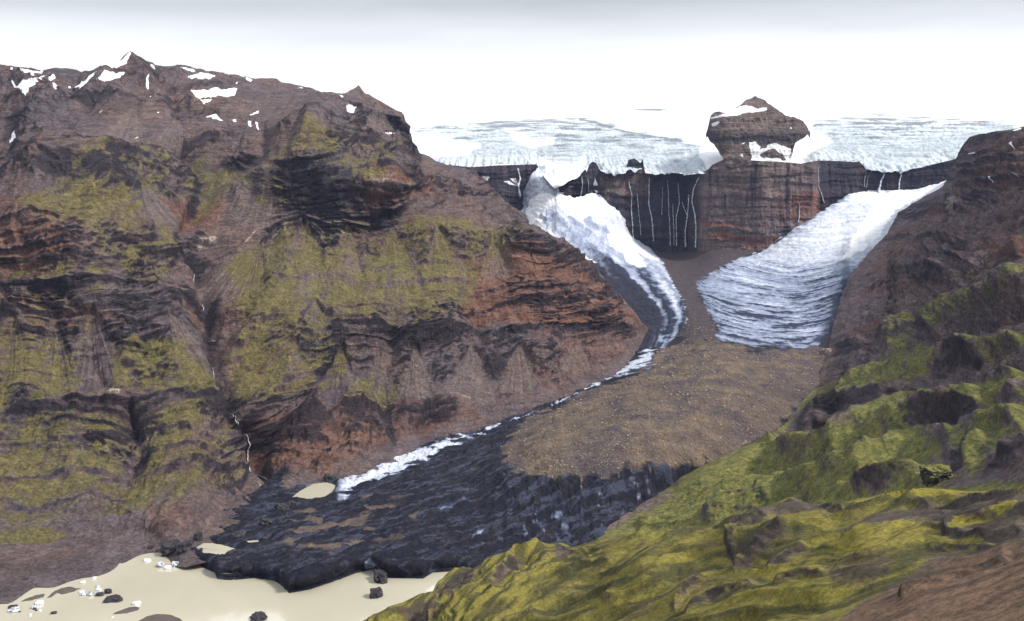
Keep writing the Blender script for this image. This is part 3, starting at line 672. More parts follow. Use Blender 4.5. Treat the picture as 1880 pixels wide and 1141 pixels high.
d = d + strat_amt * amp * (1 - .6 * fan) * (10 * saw(t1) + 4 * saw(t2) + 7 * led)
d = d + flat * (1.2 * fbm(X / 60, Yw / 60, o=4, seed=420))
scree = np.maximum.reduce([pm(U, V, p, 16, jit * 2) for p in ([(130, 215), (240, 185), (330, 200), (450, 235), (350, 262), (240, 272), (140, 260)], [(380, 150), (500, 145), (600, 180), (640, 210), (560, 215), (500, 240), (440, 225)], [(500, 260), (560, 225), (540, 290), (440, 340), (420, 325)], [(420, 170), (480, 250), (400, 235)], [(640, 400), (760, 370), (860, 400), (900, 430), (760, 440)])])
d = d * (1 - .65 * scree)
bot_fade = ss(0, 45, np.where(V < lm_bot(U), line_d(U, V, LM_BOT), 0))
d = d * (.12 + .88 * bot_fade)
sil = ss(0, 14, line_d(U, V, SKY))
d = d * (.35 + .65 * sil)
L.push(d)
carveL = np.clip(pm(U, V, pools[3], 6) + pm(U, V, pools[0], 6), 0, 1)
L.P[..., 2] -= 6 * carveL
NN = L.normal(); nz = NN[..., 2]
# smooth slope measure
def blur(a, n):
    for _ in range(n):
        a = (a + np.roll(a, 1, 0) + np.roll(a, -1, 0) + np.roll(a, 1, 1) + np.roll(a, -1, 1)) / 5
    return a
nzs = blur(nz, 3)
jn = 16 * fbm(X / 110, Z / 90, Yw / 300, o=4, seed=430)
P_ = lambda pts, s=14, k=1: pm(U, V, pts, s, jn * k)
moss = np.maximum.reduce([
    .62 * P_([(420, 480), (500, 430), (560, 425), (760, 400), (930, 418), (990, 450), (900, 480), (860, 560), (780, 622), (690, 612), (540, 604), (440, 590)]),
    .85 * pm(U, V, [(790, 455), (900, 430), (930, 445), (850, 475), (800, 470)], 8, jn * .6), .8 * pm(U, V, [(700, 590), (760, 530), (830, 520), (820, 560), (760, 605)], 12, jn),
    .66 * P_([(40, 400), (130, 350), (200, 350), (300, 425), (350, 465), (300, 520), (220, 520), (150, 440)]),
    .9 * P_([(190, 600), (250, 625), (330, 640), (400, 710), (390, 735), (300, 735), (215, 720)], 10), .5 * P_([(-90, 620), (60, 600), (130, 620), (160, 740), (-90, 770)]),
    .8 * P_([(400, 650), (440, 620), (500, 600), (640, 620), (640, 700), (560, 745), (440, 730)]), .48 * P_([(-90, 740), (230, 740), (430, 760), (470, 870), (330, 930), (-90, 990)], 30),
    .58 * P_([(430, 330), (520, 290), (560, 240), (640, 250), (740, 280), (700, 330), (600, 380), (500, 400)]), .52 * P_([(120, 290), (240, 260), (380, 280), (460, 330), (380, 370), (220, 350), (150, 340)]),
    .8 * pm(U, V, [(-90, 990), (60, 984), (125, 982), (100, 996), (-90, 1004)], 3, jn * .2), .6 * pm(U, V, [(160, 900), (300, 870), (430, 835), (440, 850), (300, 905), (180, 930)], 8, jn),
    .55 * P_([(640, 700), (740, 700), (700, 770), (630, 770)], 14), .35 * P_([(-90, 480), (150, 480), (270, 520), (240, 620), (-90, 620)], 20), .5 * pm(U, V, [(195, 960), (235, 955), (225, 968), (190, 972)], 3)])
moss = moss * .86 + (.75 * fbm(wx / 34, Z / 170, Yw / 300, o=4, seed=431) + .22 * (gul - .2)) * ss(.02, .3, moss)
moss = np.clip(moss - .75 * face - .55 * ss(.5, .28, nzs) + .12 * ss(.55, .8, nzs) * (moss > .05), 0, 1) * (1 - ss(180, 230, 250 - 0 * V - (V - 0) + 150 * 0) * 0)
rust = np.maximum.reduce([.5 * P_([(-90, 370), (60, 365), (100, 400), (160, 470), (140, 520), (-90, 530)]), .55 * P_([(650, 345), (700, 320), (790, 330), (800, 370), (700, 380), (650, 385)], 8, .6), .62 * P_([(860, 480), (980, 450), (1080, 490), (1190, 600), (1120, 620), (880, 600), (830, 585)]),
    .55 * P_([(440, 770), (640, 760), (860, 740), (900, 775), (700, 830), (600, 880), (480, 860)]), .6 * P_([(300, 360), (420, 350), (410, 400), (350, 420), (310, 405)]), .4 * P_([(30, 540), (160, 560), (330, 640), (250, 640), (170, 600), (60, 620)]),
    .4 * P_([(270, 930), (360, 940), (350, 985), (280, 985)]), .45 * P_([(330, 545), (480, 560), (470, 600), (360, 610)]), .4 * P_([(1000, 600), (1190, 600), (1130, 680), (900, 770), (900, 700)])])
rust = np.clip(rust + .2 * fbm(X / 200, Z / 20, o=3, seed=432) * (rust > .05), 0, 1)
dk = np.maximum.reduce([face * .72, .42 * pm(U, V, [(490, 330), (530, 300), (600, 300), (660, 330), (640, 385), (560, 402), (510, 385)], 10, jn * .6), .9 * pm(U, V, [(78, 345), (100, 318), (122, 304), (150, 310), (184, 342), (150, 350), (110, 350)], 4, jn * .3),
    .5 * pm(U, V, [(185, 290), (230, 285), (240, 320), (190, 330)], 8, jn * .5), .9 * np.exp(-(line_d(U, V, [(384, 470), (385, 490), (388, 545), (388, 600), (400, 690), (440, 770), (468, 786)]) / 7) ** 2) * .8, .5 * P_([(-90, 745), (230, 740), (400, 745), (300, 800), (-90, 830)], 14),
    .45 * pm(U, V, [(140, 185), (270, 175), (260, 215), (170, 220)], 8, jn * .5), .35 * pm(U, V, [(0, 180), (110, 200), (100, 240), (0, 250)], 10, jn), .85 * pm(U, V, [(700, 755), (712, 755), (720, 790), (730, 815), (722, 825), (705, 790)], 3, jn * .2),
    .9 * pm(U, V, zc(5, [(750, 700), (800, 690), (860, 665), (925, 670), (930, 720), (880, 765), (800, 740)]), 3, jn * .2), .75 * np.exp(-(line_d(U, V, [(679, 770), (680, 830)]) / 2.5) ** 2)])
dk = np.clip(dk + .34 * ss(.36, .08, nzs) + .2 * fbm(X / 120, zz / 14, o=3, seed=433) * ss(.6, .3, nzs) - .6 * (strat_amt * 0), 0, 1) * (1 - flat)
pale = np.maximum.reduce([.6 * pm(U, V, p, 3, jn * .35) for p in ([(500, 445), (515, 420), (530, 418), (525, 448)], [(555, 445), (565, 420), (575, 420), (572, 440)], [(580, 420), (600, 440), (598, 446)], [(605, 412), (640, 410), (640, 430), (620, 450)], [(350, 430), (400, 415), (415, 422), (370, 440)],
    [(475, 420), (510, 395), (480, 415), (440, 445)], [(190, 725), (226, 728), (222, 737), (200, 736)], [(340, 735), (345, 730), (343, 747), (330, 745)])] + [.62 * pm(U, V, zc(7, [(1410, 360), (1440, 390), (1460, 440), (1435, 425), (1415, 385)]), 2)]
    + [.55 * pm(U, V, zc(5, p), 3, jn * .3) for p in ([(560, 870), (660, 860), (720, 870), (720, 885), (650, 875)], [(600, 850), (620, 880), (640, 870)])] + [.5 * pm(U, V, [(660, 385), (650, 345), (700, 330), (780, 340), (760, 385)], 8, jn) * (.6 + .4 * ss(-.1, .3, med))])
ledm = led * strat_amt * (1 - .8 * fan) * (1 - flat)
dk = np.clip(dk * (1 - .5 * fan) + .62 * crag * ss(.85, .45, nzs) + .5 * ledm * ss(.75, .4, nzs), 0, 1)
moss = np.clip(moss + .35 * fan * fanst * (moss > .08) + .15 * ss(.62, .85, nzs) * ss(.1, .3, moss), 0, 1)
L.att = dict(fan=np.clip(fan * (.55 + .5 * fanst), 0, 1), moss=moss, rust=rust, dark=dk, pale=np.clip(pale, 0, 1))
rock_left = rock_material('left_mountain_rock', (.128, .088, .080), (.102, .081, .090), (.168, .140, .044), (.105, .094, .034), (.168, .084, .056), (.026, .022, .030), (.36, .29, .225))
surfL = (L.P.copy(), L.att)

# ------------------------------------------------------------------ right mountain and its green spurs
RC = [(1880, 235, 3400), (1960, 222, 3300), (1800, 247, 3700), (1880, 300, 3150), (1800, 350, 3500), (1700, 500, 3250), (1760, 420, 3400), (1880, 400, 2750), (1880, 480, 2150), (1820, 490, 2400), (1700, 600, 2650), (1600, 640, 2720), (1600, 560, 3150), (1880, 600, 1750),
      (1700, 690, 2080), (1560, 715, 2320), (1880, 700, 1420), (1700, 800, 1560), (1500, 790, 2020), (1420, 830, 2000), (1300, 890, 1840), (1500, 880, 1570), (1700, 880, 1230), (1880, 800, 1190), (1880, 900, 980), (1300, 960, 1580), (1150, 990, 1680),
      (1500, 1000, 1270), (1880, 1000, 830), (1200, 1050, 1450), (1960, 700, 1250), (1960, 450, 2000), (1960, 1000, 740), (1080, 1040, 1600), (2700, 222, 2500), (2700, 450, 1500), (2700, 700, 950), (2700, 935, 600)]
for u, v in RM_TOP:
    if u < 1745:
        RC.append((u, v, float(yC0(u, v)) * .997))
yR = rbf(RC, 4e-5)
rm_bot = ip([(1060, 1040), (1120, 1020), (1250, 1000), (1367, 980), (1451, 950), (1520, 962), (1600, 950), (1696, 930), (1770, 936), (1960, 935)])
R = Sheet(1062, 1960, rm_top, rm_bot, yR, 1.4, right=2700)
U, V = R.U, R.V
X, Yw, Z = [R.B[..., i] for i in range(3)]
R.disp = 0 * U
jit = 5 * fbm(X / 45, Yw / 45, Z / 45, o=4, seed=507)
face = 0 * U
rb = [(zc(6, [(640, 950), (800, 870), (950, 880), (1100, 850), (1250, 845), (1400, 860)]), 44, 30, 26), (zc(6, [(1430, 720), (1500, 650), (1600, 625), (1680, 615)]), 34, 26, 22), (zc(6, [(1000, 640), (1110, 560), (1200, 540), (1400, 470)]), 24, 24, 20),
      (zc(6, [(1180, 180), (1250, 140), (1400, 150), (1480, 150)]), 26, 30, 25), (zc(6, [(1640, 790), (1750, 760), (1880, 735)]), 14, 14, 14), (zc(9, [(330, 160), (400, 130), (540, 125)]), 22, 20, 16), (zc(9, [(700, 100), (800, 60), (1000, 10), (1150, 0)]), 26, 26, 22),
      (zc(9, [(1160, 170), (1250, 110), (1400, 60), (1560, 30), (1700, 0)]), 30, 26, 22), (zc(9, [(840, 330), (950, 290), (1080, 250), (1100, 200)]), 24, 18, 16), (zc(9, [(160, 560), (280, 520), (500, 490)]), 18, 16, 16), (zc(9, [(530, 380), (620, 330), (700, 290)]), 10, 10, 12),
      (zc(9, [(1480, 260), (1560, 220), (1700, 170)]), 26, 18, 20), (zc(9, [(1800, 250), (1880, 210), (1960, 190)]), 22, 18, 16), (zc(3, [(1140, 760), (1200, 710), (1330, 700), (1450, 680)]), 40, 30, 35), (zc(3, [(1540, 380), (1600, 330), (1700, 310), (1880, 290)]), 22, 26, 30),
      (zc(3, [(1320, 910), (1400, 890), (1500, 900)]), 14, 16, 20), (zc(3, [(1050, 900), (1150, 880), (1260, 870)]), 14, 14, 18), (zc(6, [(1800, 100), (1830, 60), (1880, 40)]), 50, 30, 26), (zc(6, [(1320, 250), (1400, 200), (1500, 160)]), 12, 12, 14), (zc(6, [(860, 540), (920, 520), (1000, 560)]), 30, 18, 20),
      (zc(6, [(1030, 500), (1070, 480), (1100, 500)]), 22, 14, 14), (zc(9, [(1700, 320), (1760, 280), (1860, 250)]), 14, 10, 12), (zc(9, [(0, 340), (100, 300), (220, 260)]), 10, 8, 10), (zc(9, [(1000, 420), (1150, 390), (1300, 330)]), 16, 14, 14)]
for ln, h, a, l in rb:
    k = .95 if min(p[1] for p in ln) > 690 else .9
    face = np.maximum(face, R.band(ln, h * 1.1, a * k, l * .9, jit * 1.2, 18, .45))
for ln, w, a in [(zc(6, [(540, 1120), (620, 1020), (680, 980)]), 10, -8), (zc(9, [(540, 160), (650, 50)]), 9, -8), (zc(6, [(680, 920), (800, 840), (1000, 790), (1280, 725)]), 8, 8), (zc(6, [(1000, 1040), (1200, 960), (1400, 870), (1880, 720)]), 8, 8),
                 (zc(9, [(350, 210), (430, 170), (600, 205), (850, 205), (1000, 150), (1200, 110)]), 9, 9), (zc(9, [(650, 400), (1000, 330), (1180, 215), (1350, 165), (1500, 155)]), 9, 9), (zc(9, [(0, 640), (300, 540), (650, 470), (1000, 420), (1330, 380)]), 10, 5)]:
    R.line(ln, w, a)
crest = 0 * U
for ln, w, a in [([(1250, 885), (1330, 850), (1410, 820), (1470, 830), (1535, 830), (1585, 811), (1652, 798), (1753, 768), (1880, 728)], 15, 20), ([(1380, 862), (1500, 866), (1600, 840), (1650, 820), (1760, 792)], 13, -14), ([(1400, 908), (1468, 895), (1585, 872), (1645, 833), (1702, 816), (1753, 811), (1880, 770)], 14, 18),
                 ([(1480, 920), (1560, 893), (1640, 862), (1700, 850)], 12, -12), ([(1490, 745), (1518, 731), (1585, 713), (1679, 694), (1760, 665), (1880, 636)], 14, 24), ([(1530, 768), (1620, 752), (1720, 742), (1800, 705), (1880, 690)], 15, -22), ([(1540, 815), (1585, 799), (1686, 758), (1760, 735), (1880, 700)], 13, 18),
                 ([(1300, 945), (1400, 922), (1500, 908), (1620, 892), (1720, 868)], 12, 10), ([(1640, 640), (1700, 600), (1780, 560), (1880, 520)], 16, 26), ([(1600, 690), (1660, 660), (1740, 620), (1880, 580)], 14, -18), ([(1180, 960), (1250, 930), (1340, 895), (1420, 870)], 12, 8), ([(1780, 850), (1820, 815), (1880, 790)], 12, 12), ([(1750, 860), (1790, 820), (1860, 790)], 9, -12)]:
    m_ = R.line(ln, w, a * 1.15); m_ = np.exp(-(line_d(U, V, ln) / (w * 1.35)) ** 2)
    if a > 0: crest = np.maximum(crest, m_)
hi = ss(640, 520, V)
al = -.62 * X + .55 * Yw; ac = .6 * X + .8 * Yw
fl = ridged(ac / 46 + .4 * fbm(X / 120, Yw / 120, o=3, seed=520), al / 260, Z / 160, o=4, seed=501)
zz = Z + 10 * fbm(X / 200, Yw / 200, o=3, seed=508)
t1 = (zz / 40 + .5 * fbm(X / 400, Yw / 400, zz / 80, o=2, seed=509)) % 1.0
loc = np.clip(Yw / 2200, .4, 1.3) * (1 - .5 * ss(700, 780, V))
d = R.disp + (16 + 14 * hi) * fbm(X / 260, Yw / 260, Z / 260, o=4, seed=502) + loc * (15 + 6 * hi) * (fl - .3) + loc * (9 + 1 * hi) * fbm(X / 70, Yw / 70, Z / 50, o=5, seed=503) + loc * (9 - 3 * hi) * np.maximum(ridged(X / 45, Yw / 45, Z / 30, o=4, seed=511) - .25, 0) + 3.5 * loc * fbm(X / 14, Yw / 14, Z / 10, o=4, seed=504)
led = ss(.15, .4, perlin(zz / 13, X / 420 + Yw / 700, seed=542) + .25 * fbm(X / 60, zz / 12, o=3, seed=543)) * ss(-.4, .2, fbm(X / 250, Z / 120, o=3, seed=510))
d = d + hi * (16 * saw(t1) * ss(-.4, .2, fbm(X / 250, Z / 120, o=3, seed=510)) + 9 * led)
tf = ss(0, np.interp(V, [350, 480, 720, 800], [35, 90, 90, 35]), line_d(U, V, RM_TOP)) * .85 + .15
R.push(d * tf)
nzs = blur(R.normal()[..., 2], 3)
jn = 13 * fbm(X / 80, Yw / 80, Z / 60, o=4, seed=530)
P_ = lambda pts, s=12, k=1: pm(U, V, pts, s, jn * k)
moss = np.maximum.reduce([np.clip(1.5 * crest, 0, 1) * ss(-.45, .0, fbm(X / 60, Yw / 60, o=3, seed=545)), 1.0 * P_([(1090, 1030), (1110, 985), (1250, 905), (1330, 855), (1400, 820), (1460, 830), (1540, 830), (1660, 790), (1700, 820), (1640, 850), (1620, 880), (1700, 905), (1960, 880), (1960, 960), (1090, 1060)], 10, .8),
    .95 * P_(zc(6, [(640, 960), (720, 900), (850, 830), (1000, 790), (1160, 690), (1280, 725), (1200, 790), (1080, 840), (900, 880), (760, 940)]), 6, .6), .85 * P_(zc(6, [(980, 1080), (1100, 1010), (1300, 920), (1500, 830), (1880, 720), (1880, 790), (1650, 830), (1480, 930), (1300, 1010), (1100, 1120)]), 6, .6),
    .8 * P_(zc(6, [(1470, 470), (1560, 420), (1690, 340), (1700, 420), (1600, 510), (1500, 540)]), 8, .7), .75 * P_(zc(6, [(1740, 670), (1820, 620), (1900, 590), (1900, 630), (1800, 670)]), 5, .5), .7 * P_(zc(6, [(1500, 640), (1600, 570), (1670, 560), (1660, 620), (1560, 630)]), 6, .6),
    .75 * P_(zc(6, [(1190, 640), (1270, 540), (1400, 510), (1330, 600), (1240, 680)]), 7, .7), .65 * P_(zc(6, [(1440, 220), (1530, 170), (1700, 140), (1860, 110), (1860, 200), (1700, 220), (1520, 220)]), 8, .9), .5 * P_(zc(6, [(1310, 60), (1400, 30), (1480, 40), (1400, 70)]), 5, .5),
    .8 * P_(zc(9, [(640, 130), (800, 110), (900, 90), (960, 140), (800, 190), (640, 170)]), 7, .6), .5 * P_(zc(9, [(460, 100), (600, 20), (620, 40), (520, 110)]), 4, .4), .75 * P_(zc(9, [(1150, 200), (1350, 165), (1500, 160), (1460, 230), (1300, 330), (1480, 420), (1100, 420)]), 8, .8),
    .45 * P_(zc(3, [(1700, 680), (1780, 600), (1820, 620), (1740, 700)]), 8), .55 * P_(zc(6, [(1200, 1060), (1350, 960), (1480, 900), (1560, 880), (1600, 900), (1450, 960), (1300, 1060)]), 7, .7)])
moss = np.clip(moss + .25 * fbm(ac / 30, al / 120, o=4, seed=531) * (moss > .05) - .8 * face - .5 * ss(.5, .22, nzs) + .30 * ss(.62, .85, nzs) * ss(560, 700, V) - .1 * (1 - ss(.6, .8, nzs)), 0, 1)
rust = np.maximum.reduce([.5 * P_(zc(6, [(1000, 380), (1150, 290), (1300, 260), (1400, 280), (1200, 360), (1100, 380)])), .55 * P_(zc(6, [(850, 500), (1000, 440), (1300, 400), (1150, 500), (900, 520)])), .7 * P_(zc(3, [(1060, 900), (1130, 850), (1250, 870), (1200, 900)]), 6), .4 * P_([(1640, 420), (1720, 380), (1800, 260), (1960, 230), (1960, 460), (1700, 560), (1560, 560)], 20),
    .6 * P_(zc(6, [(450, 1030), (560, 1010), (590, 1030), (530, 1060)]), 5), .45 * P_(zc(6, [(1250, 1050), (1600, 900), (1650, 960), (1400, 1080)]), 8)])
dk = np.clip(np.maximum(face * .85, .42 * ss(.40, .12, nzs)) + .15 * fbm(X / 60, zz / 12, o=3, seed=532) + .35 * pm(U, V, zc(6, [(700, 560), (760, 480), (850, 530), (960, 560), (900, 620), (850, 560)]), 8, jn), 0, 1)
pale = np.maximum.reduce([.6 * P_(zc(3, [(1460, 720), (1480, 670), (1530, 660), (1540, 700), (1480, 790)]), 5, .4), .4 * P_(zc(6, [(1200, 350), (1260, 310), (1360, 320), (1330, 360)]), 6), .3 * P_(zc(6, [(540, 1130), (620, 1000), (680, 970), (690, 1010), (600, 1100)]), 4, .3), .35 * P_(zc(6, [(1340, 720), (1360, 690), (1360, 740)]), 3, .3)])
dk = np.clip(dk + .4 * led * hi * ss(.75, .4, nzs), 0, 1)
rust = np.clip(rust + hi * (.35 * ss(0, .4, fbm(X / 500, zz / 30, o=3, seed=544))), 0, 1)
R.att = dict(fan=0 * U, moss=moss, rust=rust, dark=dk, pale=np.clip(pale, 0, 1),
             snow=np.clip(sum(pm(U, V, zc(3, p), 1.6) for p in ([(1622, 425), (1650, 410), (1640, 425)], [(1820, 305), (1860, 285), (1870, 295), (1830, 310)], [(1828, 390), (1840, 385), (1838, 410)], [(1750, 565), (1758, 560), (1758, 600), (1745, 605)])), 0, 1))
rock_right = rock_material('right_mountain_rock', (.150, .106, .102), (.128, .098, .112), (.215, .205, .036), (.115, .135, .032), (.135, .072, .050), (.022, .019, .024), (.30, .24, .19), 1.1)
add_snow(rock_right)

# ------------------------------------------------------------------ near slope
NEAR_TOP = [(640, 1160), (680, 1141), (700, 1131), (740, 1113), (780, 1094), (795, 1088), (806, 1072), (838, 1049), (850, 1045), (870, 1043), (890, 1030), (921, 1016), (955, 1003), (989, 1000), (1022, 1003), (1049, 1009), (1080, 1003), (1122, 994), (1180, 985), (1250, 974), (1310, 962), (1367, 953), (1410, 936), (1430, 926),
            (1451, 918), (1470, 924), (1486, 932), (1518, 934), (1560, 928), (1585, 923), (1640, 910), (1696, 902), (1730, 904), (1770, 908), (1820, 906), (1880, 904), (1960, 902)]
near_top = ip(NEAR_TOP)
NC = [(640, 1160, 820), (700, 1131, 850), (790, 1090, 900), (838, 1049, 960), (955, 1003, 1020), (1049, 1009, 960), (1250, 974, 860), (1367, 953, 770), (1451, 918, 720), (1518, 934, 660), (1696, 902, 560), (1880, 904, 430), (1960, 902, 390),
      (900, 1141, 700), (1000, 1080, 780), (1200, 1141, 500), (1200, 1050, 640), (1400, 1141, 380), (1400, 1030, 520), (1600, 1141, 300), (1600, 1020, 400), (1880, 1141, 225), (1880, 1020, 300), (1960, 1141, 205), (700, 1180, 780), (1300, 1200, 370), (1900, 1200, 190), (1740, 960, 440), (3200, 902, 270), (3200, 1000, 200), (3200, 1178, 140)]
yNr = rbf(NC, 2e-5)
Nr = Sheet(642, 1960, near_top, lambda u: 0 * u + 1178, yNr, 1.3, right=3200)
U, V = Nr.U, Nr.V
X, Yw, Z = [Nr.B[..., i] for i in range(3)]
Nr.disp = 0 * U
jit = 4 * fbm(X / 14, Yw / 14, o=4, seed=607)
face = 0 * U
nb = [(zc(9, [(600, 480), (640, 500), (720, 530), (840, 560), (920, 575)]), 12, 5, 14), (zc(9, [(300, 760), (360, 690), (440, 640), (520, 620)]), 22, 7, 16), (zc(9, [(320, 850), (400, 780), (520, 720), (600, 700)]), 22, 7, 16), (zc(9, [(500, 850), (600, 790), (680, 750)]), 14, 5, 12),
      (zc(9, [(80, 1140), (180, 1060), (300, 1020), (420, 980)]), 14, 5, 14), (zc(9, [(-20, 1060), (60, 980), (200, 890)]), 12, 5, 14), (zc(9, [(560, 970), (700, 930), (800, 920)]), 8, 3, 10), (zc(9, [(1480, 715), (1640, 700), (1880, 660)]), 7, 3, 16), (zc(9, [(1380, 760), (1500, 760), (1700, 735)]), 5, 2, 12),
      (zc(9, [(1240, 1040), (1400, 990), (1560, 950), (1700, 900), (1800, 840)]), 12, 4, 14), (zc(9, [(1480, 700), (1560, 650), (1700, 600), (1880, 520)]), 9, 3.5, 12), (zc(8, [(850, 950), (930, 860), (1000, 820)]), 12, 5, 14), (zc(8, [(510, 1120), (560, 980), (640, 900), (740, 840)]), 34, 12, 20), (zc(8, [(1200, 730), (1240, 740), (1300, 765)]), 8, 4, 10)]
for ln, h, a, l in nb:
    face = np.maximum(face, Nr.band(ln, h, a * .8, l, jit * 1.2, 14))
_psi = []
for val, pts in ((0, [(1880, 905), (1700, 905), (1585, 925), (1450, 945), (1290, 979), (1200, 1010), (1055, 1052), (955, 1096), (888, 1141)]), (1, [(1880, 935), (1746, 975), (1585, 1010), (1418, 1030), (1250, 1060), (1089, 1120), (1030, 1141)]),
                 (2, [(1880, 987), (1719, 1016), (1585, 1052), (1418, 1085), (1300, 1120), (1250, 1141)]), (3, [(1880, 1039), (1753, 1075), (1585, 1125), (1540, 1141)]), (-1, [(1100, 1000), (1022, 1010), (940, 1060), (855, 1120), (840, 1141)]),
                 (-2, [(921, 1012), (855, 1079), (800, 1141)]), (4, [(1880, 1100), (1800, 1141)]), (-3, [(840, 1048), (760, 1130)])):
    _psi += [(a, b, val) for a, b in pts]
PSI = rbf(_psi, 1e-4, log=False)(U, V)
wr = fbm(X / 45, Yw / 45, o=3, seed=620)
fl = ridged(PSI * 1.5 + .55 * wr, X / 90, o=2, seed=601)
fl1 = ridged(PSI * .62 + .35 * wr, X / 150, o=1, seed=640)
fl2 = fbm(PSI * 5 + .5 * wr, X / 26, Yw / 60, o=4, seed=602)
al = X * 1.0; ac = PSI * 26
smoothz = pm(U, V, [(1960, 985), (1760, 1000), (1620, 1050), (1540, 1100), (1480, 1180), (1960, 1180)], 25)
top_dist = V - near_top(U)
sc = Yw / 700
d = Nr.disp + sc * (10 * fbm(X / 150, Yw / 150, o=3, seed=603) + (1 - .5 * smoothz) * 9 * fl1 + (1 - .75 * smoothz) * (7.5 * (fl - .25) + 2.6 * fl2) + 1.6 * fbm(X / 22, Yw / 22, o=4, seed=604) + .7 * fbm(X / 5, Yw / 5, o=4, seed=605))
Nr.push(d * (.25 + .75 * ss(0, 25, top_dist)))
nzs = blur(Nr.normal()[..., 2], 2)
jn = 10 * fbm(X / 25, Yw / 25, o=4, seed=630)
P_ = lambda pts, s=12, k=1: pm(U, V, pts, s, jn * k)
moss = .80 + .30 * fbm(ac / 14, al / 60, o=4, seed=631) + .18 * (fl - .2)
scree = np.maximum.reduce([P_([(1960, 1000), (1830, 1012), (1720, 1035), (1650, 1075), (1580, 1110), (1540, 1160), (1540, 1200), (1960, 1200)], 16), .75 * P_([(1960, 915), (1780, 915), (1700, 935), (1600, 960), (1540, 985), (1700, 985), (1960, 950)], 14), .8 * P_([(1960, 955), (1800, 985), (1700, 1002), (1960, 1000)], 8),
    .7 * P_([(1380, 955), (1450, 945), (1540, 957), (1480, 968), (1380, 972)], 6, .5), .55 * P_([(1520, 1060), (1640, 1020), (1640, 1070), (1540, 1100)], 12), .55 * P_(zc(8, [(850, 950), (960, 840), (990, 830), (900, 960)]), 6, .7), .65 * P_(zc(8, [(250, 1110), (400, 1060), (520, 1000), (500, 1120)]), 6, .5), .8 * P_(zc(8, [(1220, 745), (1310, 775), (1300, 820), (1200, 800)]), 4, .5),
    .75 * P_(zc(9, [(600, 480), (640, 470), (700, 520), (840, 530), (840, 570), (620, 560)]), 5, .4)])
yel = np.maximum.reduce([.9 * P_([(1580, 940), (1640, 915), (1700, 903), (1780, 910), (1700, 930), (1600, 945)], 6, .5), .7 * P_([(1480, 1000), (1700, 960), (1740, 975), (1560, 1040)], 10), .7 * P_(zc(9, [(250, 920), (500, 860), (800, 830), (760, 900), (500, 950)]), 8), .85 * P_(zc(9, [(1480, 700), (1700, 590), (1880, 510), (1880, 560), (1700, 630), (1540, 710)]), 4, .4)])
moss = np.maximum(moss * (1 - scree), yel * .9) - .85 * face - .5 * ss(.6, .3, nzs)
rust = np.clip(.75 * P_([(1960, 1000), (1760, 1040), (1640, 1090), (1560, 1141), (1560, 1180), (1960, 1180)], 18) + .3 * P_([(1500, 1141), (1700, 1040), (1880, 990), (1880, 1060), (1700, 1110), (1560, 1180)], 10, 1) * ss(0, .4, fbm(ac / 8, al / 120, o=3, seed=632)), 0, 1)
Nr.att = dict(flow=np.clip(.5 + .55 * fbm(PSI * 7 + .6 * wr, X / 30, Yw / 90, o=5, seed=650), 0, 1), moss=np.clip(moss, 0, 1), rust=rust, dark=np.clip(face * .85 + .5 * ss(.5, .25, nzs), 0, 1), pale=np.clip(.25 * P_(zc(8, [(1040, 740), (1200, 720), (1180, 790), (1060, 790)]), 8), 0, 1), yel=np.clip(yel + .25 * fbm(ac / 30, al / 90, o=3, seed=633), 0, 1))
def near_material():
    M = Mat('near_moss_slope')
    n0 = M.noise(.02, 6, .6); n1 = M.noise(.09, 8, .65, (1, 1, 1), .4); n2 = M.noise(.45, 6, .7); n3 = M.noise(2.2, 3, .6)
    dirn = M.attr('flow')
    c = M.mix((.092, .066, .050), (.075, .062, .055), M.rng(n0, .35, .65))
    c = M.mix(c, (.135, .084, .056), M.edge('rust', dirn, .9, .3))
    c = M.mix(c, (.3, .25, .16), M.math('MULTIPLY', M.edge('pale', n1, .8, .2), .7))
    c = M.vary(c, dirn, .75, 1.25)
    c = M.mix(c, (.028, .022, .018), M.math('MULTIPLY', M.edge('dark', n1, .9, .3), .85))
    ms = M.mix((.062, .060, .017), (.195, .168, .030), M.rng(dirn, .35, .65))
    ms = M.mix(ms, (.12, .088, .05), M.rng(M.noise(.035, 6, .65), .52, .7, 0, .7))
    ms = M.mix(ms, (.25, .215, .025), M.math('MULTIPLY', M.edge('yel', n1, .8, .3), .8))
    c = M.mix(c, ms, M.math('MULTIPLY', M.edge('moss', M.math('MULTIPLY_ADD', n1, .5, M.math('MULTIPLY', n2, .5)), 1.2, .3), .93))
    c = M.vary(c, n2, .6, 1.4); c = M.vary(c, n3, .8, 1.2)
    b = M.bump(n1, 3); b = M.bump(n2, .9, 1, b); b = M.bump(n3, .25, 1, b)
    return M.done(c, b)
NEAR = near_material()

# ------------------------------------------------------------------ build the setting
for q in (C, HW, A, NK, L, R, Nr): q.F = q.P.copy()
o = None
# the valley sheet is split into its ground types
fU = (C.U[:-1, :-1] + C.U[1:, 1:]) / 2; fV = (C.V[:-1, :-1] + C.V[1:, 1:]) / 2
Cj = 4 * fbm(C.B[..., 0] / 40, C.B[..., 1] / 40, o=3, seed=5)[:-1, :-1]
is_right = poly_sd(fU, fV, right_ice_poly) + Cj > 0
is_med = (np.maximum(poly_sd(fU, fV, brown_poly), poly_sd(fU, fV, medial_poly)) + Cj > 0) & ~is_right
is_left = ~is_right & ~is_med
